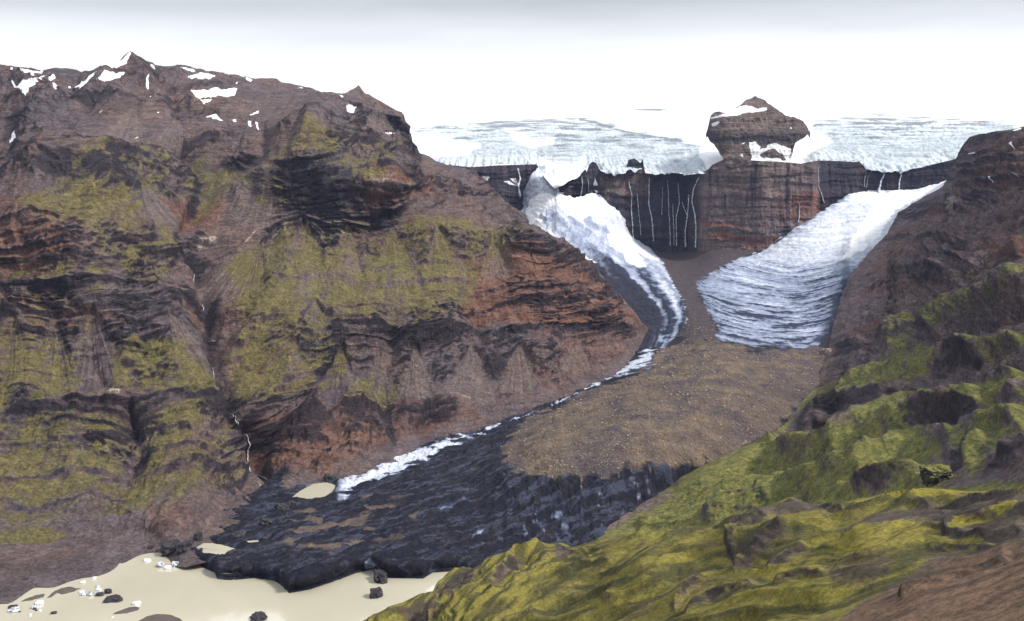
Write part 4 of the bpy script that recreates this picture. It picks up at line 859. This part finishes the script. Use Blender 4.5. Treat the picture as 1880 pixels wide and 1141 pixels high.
# right-hand band beyond the tongue belongs to the moraine
rest = is_left & (fU > 1275) & (fV < 660)
is_med |= rest; is_left &= ~rest
structure(mesh_from_grid('glacier', C.P, C.att, ICE, is_left), 'dark debris covered glacier flowing from the left icefall down to the milky lagoon')
structure(mesh_from_grid('glacier', C.P, C.att, ICE, is_right), 'grey white banded glacier tongue on the right of the medial moraine')
structure(mesh_from_grid('moraine', C.P, C.att, ICE, is_med), 'brown rubble moraine spread over the glacier below both tongues')
add_skirt(HW, 6, 120, 30); structure(mesh_from_grid('cliff', HW.P, HW.att, rock_far), 'dark basalt headwall cliff under the hanging icefall')
add_skirt(A, 10, 3000, 150); add_skirt(A, 6, 110, -4, 'bot')
structure(mesh_from_grid('ice_cap', A.P, A.att, CAP), 'white ice cap with crevassed grey blue icefalls above the cliff')
add_skirt(NK, 8, 260, 16); structure(mesh_from_grid('rocky_peak', NK.P, NK.att, rock_far), 'brown flat topped rock peak standing out of the ice cap')
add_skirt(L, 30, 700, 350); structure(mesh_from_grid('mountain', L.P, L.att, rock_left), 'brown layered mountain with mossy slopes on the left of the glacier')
add_skirt(R, 24, 260, 190); add_skirt(R, 14, -330, 90, 'bot'); structure(mesh_from_grid('mountain', R.P, R.att, rock_right), 'purple brown mountain with green spurs on the right of the glacier')
add_skirt(Nr, 24, 330, 260)
_e = Nr.P[-1]; _k = (np.arange(1, 41) / 40)[:, None]            # the slope goes on up to the photographer's feet
_x = np.repeat(_e[None], 40, 0).copy(); _x[..., :2] *= (1 - .8 * _k)[..., None]; _x[..., 2] += (H - .2 * (H - _e[None, :, 2]) - 10 - _e[None, :, 2]) * _k ** 1.25
Nr.P = np.concatenate([Nr.P, _x], 0)
for _n2 in Nr.att: Nr.att[_n2] = np.concatenate([Nr.att[_n2], np.repeat(Nr.att[_n2][-1:], 40, 0)], 0)
structure(mesh_from_grid('hillside', Nr.P, Nr.att, NEAR), 'near yellow green moss hillside with brown scree in the right corner')

# water
def water_material():
    M = Mat('milky_meltwater', .1, .6)
    n = M.noise(.003, 3, .5); w = M.noise(.25, 3, .5, (1, .5, 1))
    c = M.mix((.47, .443, .345), (.53, .50, .395), M.rng(n, .35, .65))
    M.b.inputs['IOR'].default_value = 1.33
    M.b.inputs['Coat Weight'].default_value = 1; M.b.inputs['Coat IOR'].default_value = 1.6; M.b.inputs['Coat Roughness'].default_value = .04
    return M.done(c, M.bump(w, .05, .25), M.rng(n, .4, .6, .06, .16))
WATER = water_material()
def poly_mesh(name, pts3, mat):
    me = bpy.data.meshes.new(name); me.from_pydata([tuple(p) for p in pts3], [], [list(range(len(pts3)))]); me.update(); me.materials.append(mat)
    ob = bpy.data.objects.new(name, me); COL.objects.link(ob); return ob
structure(poly_mesh('lagoon_water', [(-1150, 1250, 0), (150, 1250, 0), (150, 1800, 0), (-700, 1900, 0), (-1150, 1900, 0)], WATER), 'milky beige meltwater lagoon below the dark glacier snout')
# ground under everything
GM = Mat('valley_ground'); GND = GM.done(GM.mix((.08, .065, .06), (.11, .09, .08), GM.rng(GM.noise(.01, 6, .6), .35, .65)))
structure(poly_mesh('ground', [(-20000, -8000, -40), (20000, -8000, -40), (20000, 24000, -40), (-20000, 24000, -40)], GND))
pool_lab = ['shallow milky pool between the dark snout and the left shore', 'thin white pool lying along the tip of the dark snout', 'small milky puddle on the dark ice left of the snout', 'tan meltwater pond beside the bright ice strip at the mountain foot']
for p, lb in zip(pools, pool_lab):
    sheet = C
    us = np.array([a for a, _ in p]); vs = np.array([b for _, b in p])
    zb = np.sort(sheet.at(us, vs, sheet.B)[:, 2])
    z0 = float(np.clip(zb[len(zb) // 2] - 1.0, .6, 40))
    yy = zY(us, vs, z0)
    structure(poly_mesh('pond_water', pt(us, vs, yy), WATER), lb)


# ------------------------------------------------------------------ snow patches, waterfalls, ice, rocks
def simple_mat(name, a, b, scale, rough=.7, bump=0.0, detail=6):
    M = Mat(name, rough); n = M.noise(scale, detail, .65)
    c = M.mix(a, b, M.rng(n, .35, .65))
    return M.done(c, M.bump(n, bump) if bump else None)
SNOW = simple_mat('old_snow', (.80, .81, .84), (.90, .91, .93), .05, .6, 1.5)
FALL = simple_mat('falling_water', (.42, .46, .55), (.80, .83, .88), .1, .4, 1.0)

def patch(sheet, poly, label, h=2.2, step=1.0, jit=1.6, group=None):
    us = [p[0] for p in poly]; vs = [p[1] for p in poly]
    u = np.arange(min(us) - 2, max(us) + 2, step); v = np.arange(min(vs) - 2, max(vs) + 2, step)
    UU, VV = np.meshgrid(u, v)
    sd = poly_sd(UU, VV, poly) + jit * fbm(UU / 7, VV / 5, o=3, seed=int(us[0]) + 7)
    P = sheet.at(UU, VV)
    th = h * ss(-.6, 3, sd) - .5
    view = np.array([0, 0, H]) - P; view /= np.linalg.norm(view, axis=-1, keepdims=True)
    P = P + (view * .6 + np.array([0, 0, .6])) * th[..., None]
    fm = (sd[:-1, :-1] > -.4) & (sd[1:, 1:] > -.4) & (sd[1:, :-1] > -.4) & (sd[:-1, 1:] > -.4)
    if not fm.any(): return None
    o = mesh_from_grid('snow_patch', P, {}, SNOW, fm)
    return thing(o, label, 'snow patch', group)
LP = [
 ([(128, 178), (250, 160), (222, 205), (205, 235), (190, 205), (150, 195)], 'broad white snow patch just under the left skyline notch'),
 ([(75, 240), (95, 218), (100, 262), (125, 285), (160, 250), (190, 262), (215, 255), (250, 225), (290, 203), (250, 250), (195, 300), (165, 328), (130, 308), (95, 270)], 'large V shaped snow patch filling the gully at far upper left'),
 ([(285, 215), (320, 200), (300, 245), (285, 240)], 'small upright snow patch beside the large V shaped one'),
 ([(308, 253), (330, 262), (310, 287)], 'small triangular snow patch under the dark ledge at upper left'),
 ([(400, 208), (480, 203), (550, 200), (480, 240), (415, 280), (440, 240), (405, 235)], 'wedge shaped snow patch below and left of the main summit'),
 ([(545, 165), (600, 160), (680, 120), (730, 100), (700, 150), (650, 178), (560, 180)], 'bright snow slope rising to the tip of the main summit'),
 ([(525, 255), (580, 195), (660, 185), (690, 188), (620, 230)], 'slanting snow patch directly below the summit snow slope'),
 ([(795, 122), (830, 115), (860, 125), (820, 142)], 'small snow patch on the ridge right of the main summit'),
 ([(985, 135), (1080, 155), (1060, 162), (1000, 148)], 'thin snow streak on the brown ridge crest'),
 ([(1025, 172), (1100, 163), (1185, 180), (1150, 198), (1080, 188)], 'flat snow strip just below the thin crest streak'),
 ([(1040, 242), (1140, 248), (1180, 235), (1220, 248), (1300, 250), (1285, 297), (1200, 282), (1130, 288), (1080, 270)], 'wide horizontal snow bank on the ledge right of the summit'),
 ([(1090, 290), (1170, 288), (1120, 318)], 'little snow wedge hanging below the wide horizontal snow bank'),
 ([(1125, 392), (1180, 398), (1240, 435), (1190, 425)], 'slim slanting snow streak on the smooth grey scree'),
 ([(1272, 420), (1322, 398), (1290, 415), (1305, 440), (1280, 432)], 'hook shaped snow streak in the scree gully'),
 ([(1355, 400), (1420, 360), (1412, 378), (1375, 397)], 'curved snow streak high in the right scree gully'),
 ([(1356, 430), (1377, 430), (1380, 465), (1360, 458)], 'short upright snow strip, left of a twin in the gully'),
 ([(1396, 425), (1412, 430), (1415, 465), (1401, 455)], 'short upright snow strip, right of a twin in the gully'),
 ([(1435, 525), (1464, 513), (1450, 540)], 'tiny snow wedge in the dark gully below the scree'),
 ([(728, 532), (767, 498), (757, 520)], 'thin slanting snow fleck on the lower grey scree'),
 ([(38, 542), (65, 500), (97, 486), (70, 527)], 'thin slanting snow streak at the far left edge'),
 ([(803, 215), (817, 195), (812, 247), (799, 240)], 'narrow upright snow strip below the summit ridge'),
 ([(1340, 180), (1385, 190), (1375, 205), (1350, 195)], 'small snow fleck on the skyline at the end of the ridge'),
 ([(1290, 215), (1303, 210), (1300, 222), (1292, 224)], 'tiny snow dot above the end of the wide snow bank'),
 ([(545, 372), (565, 360), (558, 376)], 'tiny snow dot on the dark slope at upper left'), ([(858, 362), (874, 353), (868, 366)], 'tiny snow dot at the top of the smooth scree fan'),
 ([(812, 290), (828, 284), (826, 295)], 'tiny snow dot below the narrow upright strip'), ([(1650, 238), (1665, 240), (1655, 250), (1625, 244)], 'snow fleck on the crest left of the horn peak'),
 ([(60, 140), (75, 135), (72, 165), (65, 160)], 'tiny upright snow fleck under the skyline at far left'), ([(370, 225), (385, 222), (382, 248), (374, 245)], 'small upright snow fleck left of the wedge shaped patch')]
for p, lb in LP: patch(L, zc(1, p), lb, group='snow patches on the left mountain')
for p, lb in [([(-40, 113), (0, 108), (40, 106), (20, 122), (-30, 122)], 'thin snow strip left of the horn peak'), ([(25, 175), (70, 195), (68, 222), (40, 205)], 'snow patch below the horn peak'), ([(92, 248), (140, 268), (130, 276)], 'slim snow streak on the slope right of the horn peak'),
              ([(190, 330), (250, 350), (300, 345), (270, 372), (240, 362)], 'snow tongue running down the slope from the ice cap edge')]:
    patch(L, zc(2, p), lb, group='snow patches on the left mountain')

def rnd(seed):
    r = random.Random(seed); return r
def fall(sheet, pts, w0, w1, label, off=5.0, group='waterfalls on the cliffs', broken=.0):
    """a ribbon of falling water, bulged in the middle, following the rock"""
    pts = [np.array(p, float) for p in pts]
    seg = [np.linalg.norm(b - a) for a, b in zip(pts[:-1], pts[1:])]; tot = sum(seg)
    n = max(int(tot / 1.6), 4); r = rnd(int(pts[0][0] * 7 + pts[0][1]))
    cu = []
    for i in range(n + 1):
        q = tot * i / n
        for a, b, l in zip(pts[:-1], pts[1:], seg):
            if q <= l + 1e-6: cu.append(a + (b - a) * q / l); break
            q -= l
        else: cu.append(pts[-1])
    cu = np.array(cu); cu[:, 0] += [.5 * (r.random() - .5) for _ in cu]
    k = np.linspace(0, 1, len(cu)); w = .62 * (w0 + (w1 - w0) * k) * np.array([.45 + 1.0 * r.random() for _ in cu])
    g = np.linspace(-1, 1, 5)
    UU = cu[:, 0][:, None] + w[:, None] * .5 * g[None]; VV = np.repeat(cu[:, 1][:, None], 5, 1)
    P = sheet.at(UU, VV)
    mid = P[:, 2:3].copy()
    view = np.array([0, 0, H]) - mid; view /= np.linalg.norm(view, axis=-1, keepdims=True)
    P = .4 * P + .6 * (mid + np.stack([(UU - UU[:, 2:3]) * mid[..., 1] / FPX, 0 * UU, 0 * UU], -1))
    P = P + view * (off * (1.15 - g[None] ** 2 * .9))[..., None]
    o = mesh_from_grid('waterfall', P, {}, FALL)
    return thing(o, label, 'waterfall', group)
Z2 = [([(985, 505), (1000, 560), (990, 600), (1000, 662)], 4.5, 5, 'white forked waterfall dropping left of the icefall'), ([(972, 560), (985, 590), (992, 615)], 2, 3, 'short side thread joining the forked waterfall left of the icefall'),
      ([(1337, 550), (1340, 600), (1330, 670)], 1.8, 2, 'thin waterfall above the snow apron'), ([(1595, 585), (1612, 660), (1608, 720), (1618, 900)], 2, 2.4, 'long thin waterfall below the dark rock window in the ice'),
      ([(1707, 555), (1704, 700), (1718, 770), (1730, 905)], 2.6, 3, 'long bending waterfall in the middle of the dark wall'), ([(1808, 570), (1812, 690), (1818, 800), (1820, 930)], 1.6, 2.4, 'faint thread waterfall right of the bending one'),
      ([(1865, 585), (1872, 690), (1852, 780), (1855, 930)], 2, 2.6, 'thread waterfall beside the bright forked one on the dark wall')]
Z3 = [([(105, 555), (70, 620), (62, 690), (80, 760), (84, 850), (82, 940)], 3, 4.5, 'bright slanting waterfall along the left edge of the brown pillar'), ([(45, 650), (38, 750), (22, 850), (25, 935)], 3.2, 3.6, 'white waterfall left of the bright slanting one'),
      ([(5, 690), (20, 730), (40, 770)], 3, 2.5, 'short white cascade crossing the foot of the dark wall'), ([(762, 500), (768, 600), (790, 700)], 1.4, 1.8, 'thin thread down the right corner of the brown pillar'), ([(1030, 540), (1012, 612)], 1.2, 1.6, 'thin thread left of the two plumes'), ([(1008, 545), (1000, 610)], 1.0, 1.4, 'faintest thread left of the two plumes'),
      ([(1110, 535), (1098, 570), (1086, 610), (1080, 652)], 3, 9, 'wide white waterfall plume spraying onto the right glacier'), ([(1206, 530), (1199, 570), (1195, 622)], 2.6, 4.5, 'narrower white plume right of the wide one'), ([(655, 700), (650, 750), (642, 800)], 1.6, 2, 'thin wet thread low on the brown pillar')]
Z2 += [([(1370, 560), (1376, 640)], 1.2, 1.5, 'faint thread left of the brown fluted column'), ([(1640, 640), (1650, 760), (1660, 870)], 1.1, 1.6, 'faint thread between the long thin fall and the bending fall'), ([(1780, 610), (1775, 760)], 1.1, 1.4, 'short faint thread in the middle of the dark wall'), ([(1835, 700), (1838, 800), (1842, 925)], 1.4, 2.2, 'wet thread low on the dark wall between two falls')]
for p, a, b, lb in Z2: fall(HW, zc(2, p), a, b, lb, 9)
for p, a, b, lb in Z3: fall(HW, zc(3, p), a, b, lb, 9 if a < 2.9 or p[0][0] < 1000 else 26)
fall(L, zc(4, [(1385, 985), (1398, 1010), (1402, 1060), (1405, 1140)]) + zc(7, [(1410, 240)]), 1.7, 2.8, 'tall white waterfall in the dark red gorge of the left mountain', 7, 'waterfalls of the left mountain stream')
fall(L, zc(7, [(1412, 245), (1440, 275), (1465, 302), (1500, 330)]), 2, 1.4, 'white rapid below the tall gorge waterfall', 4, 'waterfalls of the left mountain stream')
for p, lb in [([(1120, 50), (1122, 112)], 'thin waterfall in the highest dark notch of the left stream'), ([(1148, 228), (1148, 270)], 'short thin waterfall crossing the dark ledge of the left stream'), ([(1160, 435), (1178, 448), (1186, 472)], 'small slanting cascade halfway down the left stream'),
              ([(1180, 600), (1186, 640), (1188, 682)], 'thin cascade among the mossy spurs'), ([(1280, 865), (1310, 900), (1330, 945)], 'thin cascade above the tall gorge waterfall')]:
    fall(L, zc(4, p), 1.5, 1.8, lb, 5, 'waterfalls of the left mountain stream')

def chunk(name, c, size, seed, mat, sub=3, rag=.35, boxy=.5, rot=0.0, sink=.25, tilt=0.0):
    """an angular lump of ice or rock; c = its base point, size = (width, depth, height) metres"""
    import bmesh
    from mathutils import Matrix
    bm = bmesh.new(); bmesh.ops.create_icosphere(bm, subdivisions=sub, radius=1)
    co = np.array([v.co[:] for v in bm.verts])
    m = np.max(np.abs(co), axis=1, keepdims=True); co = co * (1 - boxy) + co / m * boxy * .85
    x, y, z = (co * 1.3 + seed * 3.7).T
    k = 1 + rag * fbm(x, y, z, o=3, seed=seed % 97) * 1.4 + rag * .6 * ridged(x * 1.6, y * 1.6, z * 1.6, o=2, seed=seed % 89) - rag * .2
    co = co * k[:, None]
    top = rnd(seed)
    co[:, 2] += tilt * co[:, 0]
    for v, q in zip(bm.verts, co): v.co = (q[0] * size[0] / 2, q[1] * size[1] / 2, (q[2] * .5 + .5 - sink) * size[2])
    bmesh.ops.transform(bm, matrix=Matrix.Rotation(rot, 4, 'Z'), verts=bm.verts)
    me = bpy.data.meshes.new(name); bm.to_mesh(me); bm.free(); me.materials.append(mat)
    o = bpy.data.objects.new(name, me); COL.objects.link(o); o.location = [float(q) for q in c]
    return o
WICE = simple_mat('white_ice', (.45, .50, .58), (.85, .87, .90), .35, .5, .6)
GICE = simple_mat('grey_ice', (.10, .11, .15), (.70, .73, .80), .28, .5, .6)
DICE = simple_mat('black_ice', (.014, .014, .022), (.05, .045, .05), .25, .6, .8)
def berg(u, v, w, hgt, kind, label, depth=1.0, tilt=0.0, z=0.0, name='iceberg', cat='iceberg', rag=.38, group='ice floating in the lagoon', sheet=None):
    Y = float(zY(u, v, z)); c = pt(u, v, Y)
    if sheet is not None: c = sheet.at(np.array([u]), np.array([v]))[0]; Y = float(c[1])
    W_ = w * Y / FPX
    o = chunk(name, c, (W_, W_ * depth, hgt * Y / FPX), int(u * 13 + v * 7), {'w': WICE, 'g': GICE, 'd': DICE}[kind], rag=rag, rot=0.2, sink=.22, tilt=tilt)
    return thing(o, label, cat, group)
for x, y, w, h_, kd, lb in [
    (1540, 285, 75, 26, 'w', 'low white ice floe near the shore above the double iceberg'), (1682, 345, 82, 70, 'g', 'grey left half of the largest double iceberg'), (1755, 365, 80, 40, 'w', 'low white middle of the largest double iceberg'), (1835, 335, 75, 60, 'g', 'streaked grey right half of the largest double iceberg'),
    (985, 470, 42, 22, 'w', 'small white floe at the tip of the shore spit'), (868, 515, 60, 20, 'w', 'white floe just off the brown shore beside the long sandbank'), (1020, 560, 48, 22, 'g', 'small grey floe above the white one in open water'), (1030, 592, 62, 26, 'w', 'white floe above the dark paired bergs'),
    (855, 620, 55, 30, 'w', 'small white floe touching the right end of the long sandbank'), (868, 642, 60, 24, 'g', 'grey floe right below the end of the long sandbank'), (945, 645, 66, 42, 'g', 'dark streaked grey berg between sandbank and black bergs'), (1045, 645, 80, 40, 'd', 'flat black berg, left of the touching pair'),
    (1128, 622, 76, 58, 'd', 'taller black berg, right of the touching pair'), (1180, 695, 178, 50, 'd', 'long flat black berg below the touching pair'), (1430, 738, 90, 36, 'w', 'white floe above the cigar shaped sandbank'), (563, 834, 58, 26, 'd', 'small oval black berg alone near the bottom left'),
    (410, 735, 88, 54, 'w', 'white berg in the cluster near the left sandbanks'), (352, 778, 66, 34, 'g', 'grey berg in the cluster below the left sandbank'), (362, 792, 40, 18, 'd', 'black sliver in the cluster below the left sandbank'), (420, 806, 30, 14, 'w', 'tiny white floe below the white cluster berg'),
    (380, 806, 28, 14, 'd', 'tiny black fleck beside the tiny white floe'), (150, 806, 120, 28, 'g', 'speckled grey floe at the far left'), (130, 768, 92, 18, 'd', 'flat dark floe above the speckled grey one at far left'), (203, 820, 30, 14, 'd', 'small black fleck at the right end of the speckled floe'), (320, 852, 30, 18, 'w', 'tiny bright floe alone at lower left'),
    (315, 866, 24, 12, 'g', 'tiny grey fleck under the tiny bright floe'), (1700, 238, 28, 16, 'd', 'small black berg close to the dark shore blocks'), (1180, 876, 24, 8, 'w', 'tiny white crumb under the cigar shaped sandbank')]:
    u, v = zc(10, [(x, y)])[0]
    berg(u, v, w / 5.697, h_ / 5.697, kd, lb)
u, v = zc(11, [(1335, 1062)])[0]; berg(u, v, 30, 13, 'd', 'black angular berg alone at the bottom centre of the lagoon')
berg(690, 1096, 24, 22, 'd', 'black block of ice broken off the snout into the lagoon', 1.0); berg(698, 1066, 24, 26, 'd', 'black neck of ice joining the broken block to the snout', 1.6)
for u, v, w, h_, lb in [(312, 1012, 34, 24, 'big black ice block on the shore at the lagoon head'), (334, 1013, 22, 22, 'slanting black ice block right of the big shore block'), (345, 1000, 20, 9, 'low black ice block between shore and shallow pool'), (364, 991, 17, 18, 'square black ice block standing on the shore'), (277, 1006, 11, 6, 'small black ice lump on the brown shore'),
                        (438, 992, 30, 20, 'black wedge of ice leaning on the left bank'), (406, 969, 8, 5, 'small black lump on the grey bank'), (366, 1010, 12, 7, 'small black block in the shallow pool'), (47, 1064, 8, 4, 'lone black lump on the dark shore flat')]:
    berg(u, v, w, h_, 'd', lb, name='ice_block', cat='ice block', group='dark ice blocks on the shore', sheet=L, tilt=.3)
for u, v, w, h_, lb in [(520, 936, 26, 16, 'spiky black ice fin at the edge of the snout'), (538, 930, 18, 12, 'smaller black ice fin right of the spiky one'), (606, 884, 22, 18, 'black ice block above the tan pond'), (492, 966, 24, 14, 'black ice hump on the left edge of the snout')]:
    berg(u, v, w, h_, 'd', lb, name='ice_block', cat='ice block', group='dark ice blocks on the shore', sheet=C, tilt=-.4)

# sandbanks in the lagoon
SANDM = simple_mat('wet_silt', (.10, .078, .066), (.075, .062, .058), .08, .75, .5)
for p, lb in [([(185, 725), (260, 680), (370, 640), (480, 620), (460, 670), (330, 705)], 'slim brown sandbank nearest the left shore'), ([(470, 685), (560, 600), (640, 565), (740, 548), (800, 566), (885, 560), (780, 610), (660, 645), (600, 630), (540, 670)], 'long curved sandbank beside the shore'),
              ([(1130, 855), (1250, 800), (1350, 765), (1420, 755), (1475, 775), (1440, 810), (1330, 840)], 'cigar shaped brown sandbank in the lagoon'), ([(1400, 960), (1430, 917), (1530, 860), (1640, 835), (1780, 840), (1880, 880), (1990, 970), (2000, 1060), (1400, 1060)], 'rounded brown sandbank at the bottom edge')]:
    q = zc(10, p); us = [a for a, _ in q]; vs = [b for _, b in q]
    UU, VV = np.meshgrid(np.arange(min(us) - 2, max(us) + 2, .8), np.arange(min(vs) - 2, max(vs) + 2, .5))
    sd = poly_sd(UU, VV, q) + .7 * fbm(UU / 6, VV / 3, o=3, seed=33)
    P = pt(UU, VV, zY(UU, VV, 0.0)); P[..., 2] = -.6 + 2.2 * ss(-1, 5, sd)
    structure(mesh_from_grid('sandbank', P, {}, SANDM, sd[:-1, :-1] > -1.2), lb)

# rocks
BEIGE = simple_mat('tan_rock', (.30, .23, .18), (.42, .35, .28), .1, .85, 1.5)
def rock(name, sheet, u, v, w, h_, mat, label, cat='boulder', group=None, depth=1.0, rag=.3, tilt=0.0, sub=3):
    c = sheet.at(np.array([u]), np.array([v]))[0]; k = c[1] / FPX
    return thing(chunk(name, c, (w * k, w * k * depth, h_ * k), int(u * 3 + v), mat, rag=rag, tilt=tilt, sub=sub), label, cat, group)
rock('boulder', C, 1521, 650, 12, 13, BEIGE, 'pale tan boulder on the moraine at the foot of the right mountain')
OUT = Mat("mossy_lava"); _n = OUT.noise(.15, 7, .7); _geo = OUT.n.new("ShaderNodeNewGeometry"); _sep = OUT.n.new("ShaderNodeSeparateXYZ"); OUT.l.new(_geo.outputs["Normal"], _sep.inputs[0])
OUTM = OUT.done(OUT.vary(OUT.mix((.035, .030, .028), (.13, .125, .035), OUT.rng(OUT.math('MULTIPLY_ADD', OUT.math('SUBTRACT', _n, .5), 1.6, _sep.outputs[2]), .35, .9)), _n, .6, 1.4), OUT.bump(_n, 2.5))
rock('rock_outcrop', R, 1720, 884, 54, 40, OUTM, 'dark rounded mossy rock outcrop on the green spurs', 'rock', rag=.22, sub=5)

# stones strewn over the moraine: far too many to count
def rubble(n, seed):
    r = np.random.RandomState(seed)
    u = r.uniform(900, 1540, n * 6); v = r.uniform(600, 960, n * 6)
    bm_ = C.at(u, v, np.repeat(C.att['brown'][..., None], 1, -1))[..., 0]
    ok = (bm_ > .5) & (v < rm_top(u) - 2); u, v = u[ok][:n], v[ok][:n]
    P = C.at(u, v)
    base = np.array([(x, y, z) for z in (-.6, 1) for y in (-1, 1) for x in (-1, 1)], float)
    f = np.array([(0, 2, 3, 1), (4, 5, 7, 6), (0, 1, 5, 4), (2, 6, 7, 3), (0, 4, 6, 2), (1, 3, 7, 5)])
    sz = .4 + 2.0 * r.rand(len(P)) ** 6
    vv = base[None] * (.6 + .5 * r.rand(len(P), 8, 3)) * sz[:, None, None] * (P[:, 1] / 2600)[:, None, None]
    a = r.rand(len(P)) * 6.28; c_, s_ = np.cos(a)[:, None], np.sin(a)[:, None]
    vv = np.stack([vv[..., 0] * c_ - vv[..., 1] * s_, vv[..., 0] * s_ + vv[..., 1] * c_, vv[..., 2]], -1) + P[:, None]
    ff = (f[None] + 8 * np.arange(len(P))[:, None, None]).reshape(-1, 4)
    me = bpy.data.meshes.new('rubble'); co = vv.reshape(-1, 3)
    me.vertices.add(len(co)); me.vertices.foreach_set('co', co.astype(np.float32).ravel())
    me.loops.add(ff.size); me.loops.foreach_set('vertex_index', ff.astype(np.int32).ravel())
    me.polygons.add(len(ff)); me.polygons.foreach_set('loop_start', np.arange(0, ff.size, 4, dtype=np.int32)); me.update(calc_edges=True)
    me.materials.append(simple_mat('rubble_stone', (.10, .08, .068), (.34, .27, .20), .03, .9))
    o = bpy.data.objects.new('rubble', me); COL.objects.link(o); o['kind'] = 'stuff'; o['label'] = 'countless stones strewn over the brown moraine'
rubble(14000, 5)

# ------------------------------------------------------------------ haze, camera, light
def box(name, lo, hi, mat):
    x0, y0, z0 = lo; x1, y1, z1 = hi
    v = [(x, y, z) for z in (z0, z1) for y in (y0, y1) for x in (x0, x1)]
    f = [(0, 2, 3, 1), (4, 5, 7, 6), (0, 1, 5, 4), (2, 6, 7, 3), (0, 4, 6, 2), (1, 3, 7, 5)]
    me = bpy.data.meshes.new(name); me.from_pydata(v, [], f); me.update(); me.materials.append(mat)
    ob = bpy.data.objects.new(name, me); COL.objects.link(ob); return ob
hm = bpy.data.materials.new('thin_air'); hm.use_nodes = True
hn = hm.node_tree.nodes; hn.remove(hn['Principled BSDF'])
pv = hn.new('ShaderNodeVolumePrincipled'); pv.inputs['Color'].default_value = (.52, .62, 1.0, 1); pv.inputs['Density'].default_value = 1.2e-5; pv.inputs['Anisotropy'].default_value = .3
hm.cycles.volume_sampling = 'DISTANCE'; hm.cycles.homogeneous_volume = True
hm.node_tree.links.new(pv.outputs[0], hn['Material Output'].inputs['Volume'])
hz = box('haze', (-21000, -8500, -41), (21000, 24500, 1900), hm); hz['kind'] = 'stuff'

cam = bpy.data.cameras.new('Camera'); co = bpy.data.objects.new('Camera', cam); COL.objects.link(co); SC.camera = co
co.location = (0, 0, H); co.rotation_euler = (math.pi / 2 - TH, 0, 0)
cam.sensor_fit = 'HORIZONTAL'; cam.angle = 2 * math.atan(940 / FPX); cam.clip_start = 1; cam.clip_end = 90000

SUN_EL, SUN_AZ = math.radians(44), math.radians(110)     # azimuth from +Y, clockwise positive: the sun stands to the right
sun = bpy.data.lights.new('sun', 'SUN'); sun.energy = 3.0; sun.angle = math.radians(9); sun.color = (1, .93, .84)
so = bpy.data.objects.new('sun', sun); COL.objects.link(so)
from mathutils import Vector
sd_ = Vector((math.sin(SUN_AZ) * math.cos(SUN_EL), math.cos(SUN_AZ) * math.cos(SUN_EL), math.sin(SUN_EL)))
so.rotation_euler = sd_.to_track_quat('Z', 'Y').to_euler()

W = bpy.data.worlds.new('World'); SC.world = W; W.use_nodes = True
t = W.node_tree; n = t.nodes; bg = n['Background']
sky = n.new('ShaderNodeTexSky'); sky.sky_type = 'NISHITA'; sky.sun_disc = False; sky.sun_elevation = SUN_EL; sky.sun_rotation = SUN_AZ
tc = n.new('ShaderNodeTexCoord'); sp = n.new('ShaderNodeSeparateXYZ'); t.links.new(tc.outputs['Generated'], sp.inputs[0])
rp = n.new('ShaderNodeValToRGB')
mr = n.new('ShaderNodeMapRange'); mr.inputs[1].default_value = 0; mr.inputs[2].default_value = .4
cn = n.new('ShaderNodeTexNoise'); cmap = n.new('ShaderNodeMapping'); cmap.inputs['Scale'].default_value = (2.2, 2.2, 16); t.links.new(tc.outputs['Generated'], cmap.inputs[0]); t.links.new(cmap.outputs[0], cn.inputs['Vector'])
cn.inputs['Scale'].default_value = 1.6; cn.inputs['Detail'].default_value = 5
cm = n.new('ShaderNodeMath'); cm.operation = 'MULTIPLY_ADD'; cm.inputs[1].default_value = .045; t.links.new(cn.outputs['Fac'], cm.inputs[0])
cs = n.new('ShaderNodeMath'); cs.operation = 'SUBTRACT'; cs.inputs[1].default_value = .0225; t.links.new(sp.outputs[2], cs.inputs[0]); t.links.new(cs.outputs[0], cm.inputs[2])
t.links.new(cm.outputs[0], mr.inputs[0]); t.links.new(mr.outputs[0], rp.inputs[0])
e = rp.color_ramp.elements
k = 10.0      # the background strength is 0.1
e[0].position = 0; e[0].color = (.98 * k, .97 * k, .95 * k, 1)
e[1].position = 1; e[1].color = (.72 * k, .75 * k, .78 * k, 1)
for p, c in ((.20, (.96, .95, .93)), (.27, (.72, .73, .73)), (.33, (.54, .555, .56)), (.40, (.35, .37, .375))):
    x = e.new(p); x.color = (*[q * k for q in c], 1)
mx = n.new('ShaderNodeMix'); mx.data_type = 'RGBA'; mx.inputs[0].default_value = .9
t.links.new(sky.outputs[0], mx.inputs[6]); t.links.new(rp.outputs[0], mx.inputs[7]); t.links.new(mx.outputs[2], bg.inputs[0])
bg.inputs[1].default_value = .1
SC.view_settings.view_transform = 'Standard'; SC.view_settings.look = 'None'; SC.view_settings.exposure = .72; SC.view_settings.gamma = 1
SC.cycles.volume_bounces = 0; SC.cycles.max_bounces = 5; SC.cycles.diffuse_bounces = 2
SC.cycles.use_denoising = True
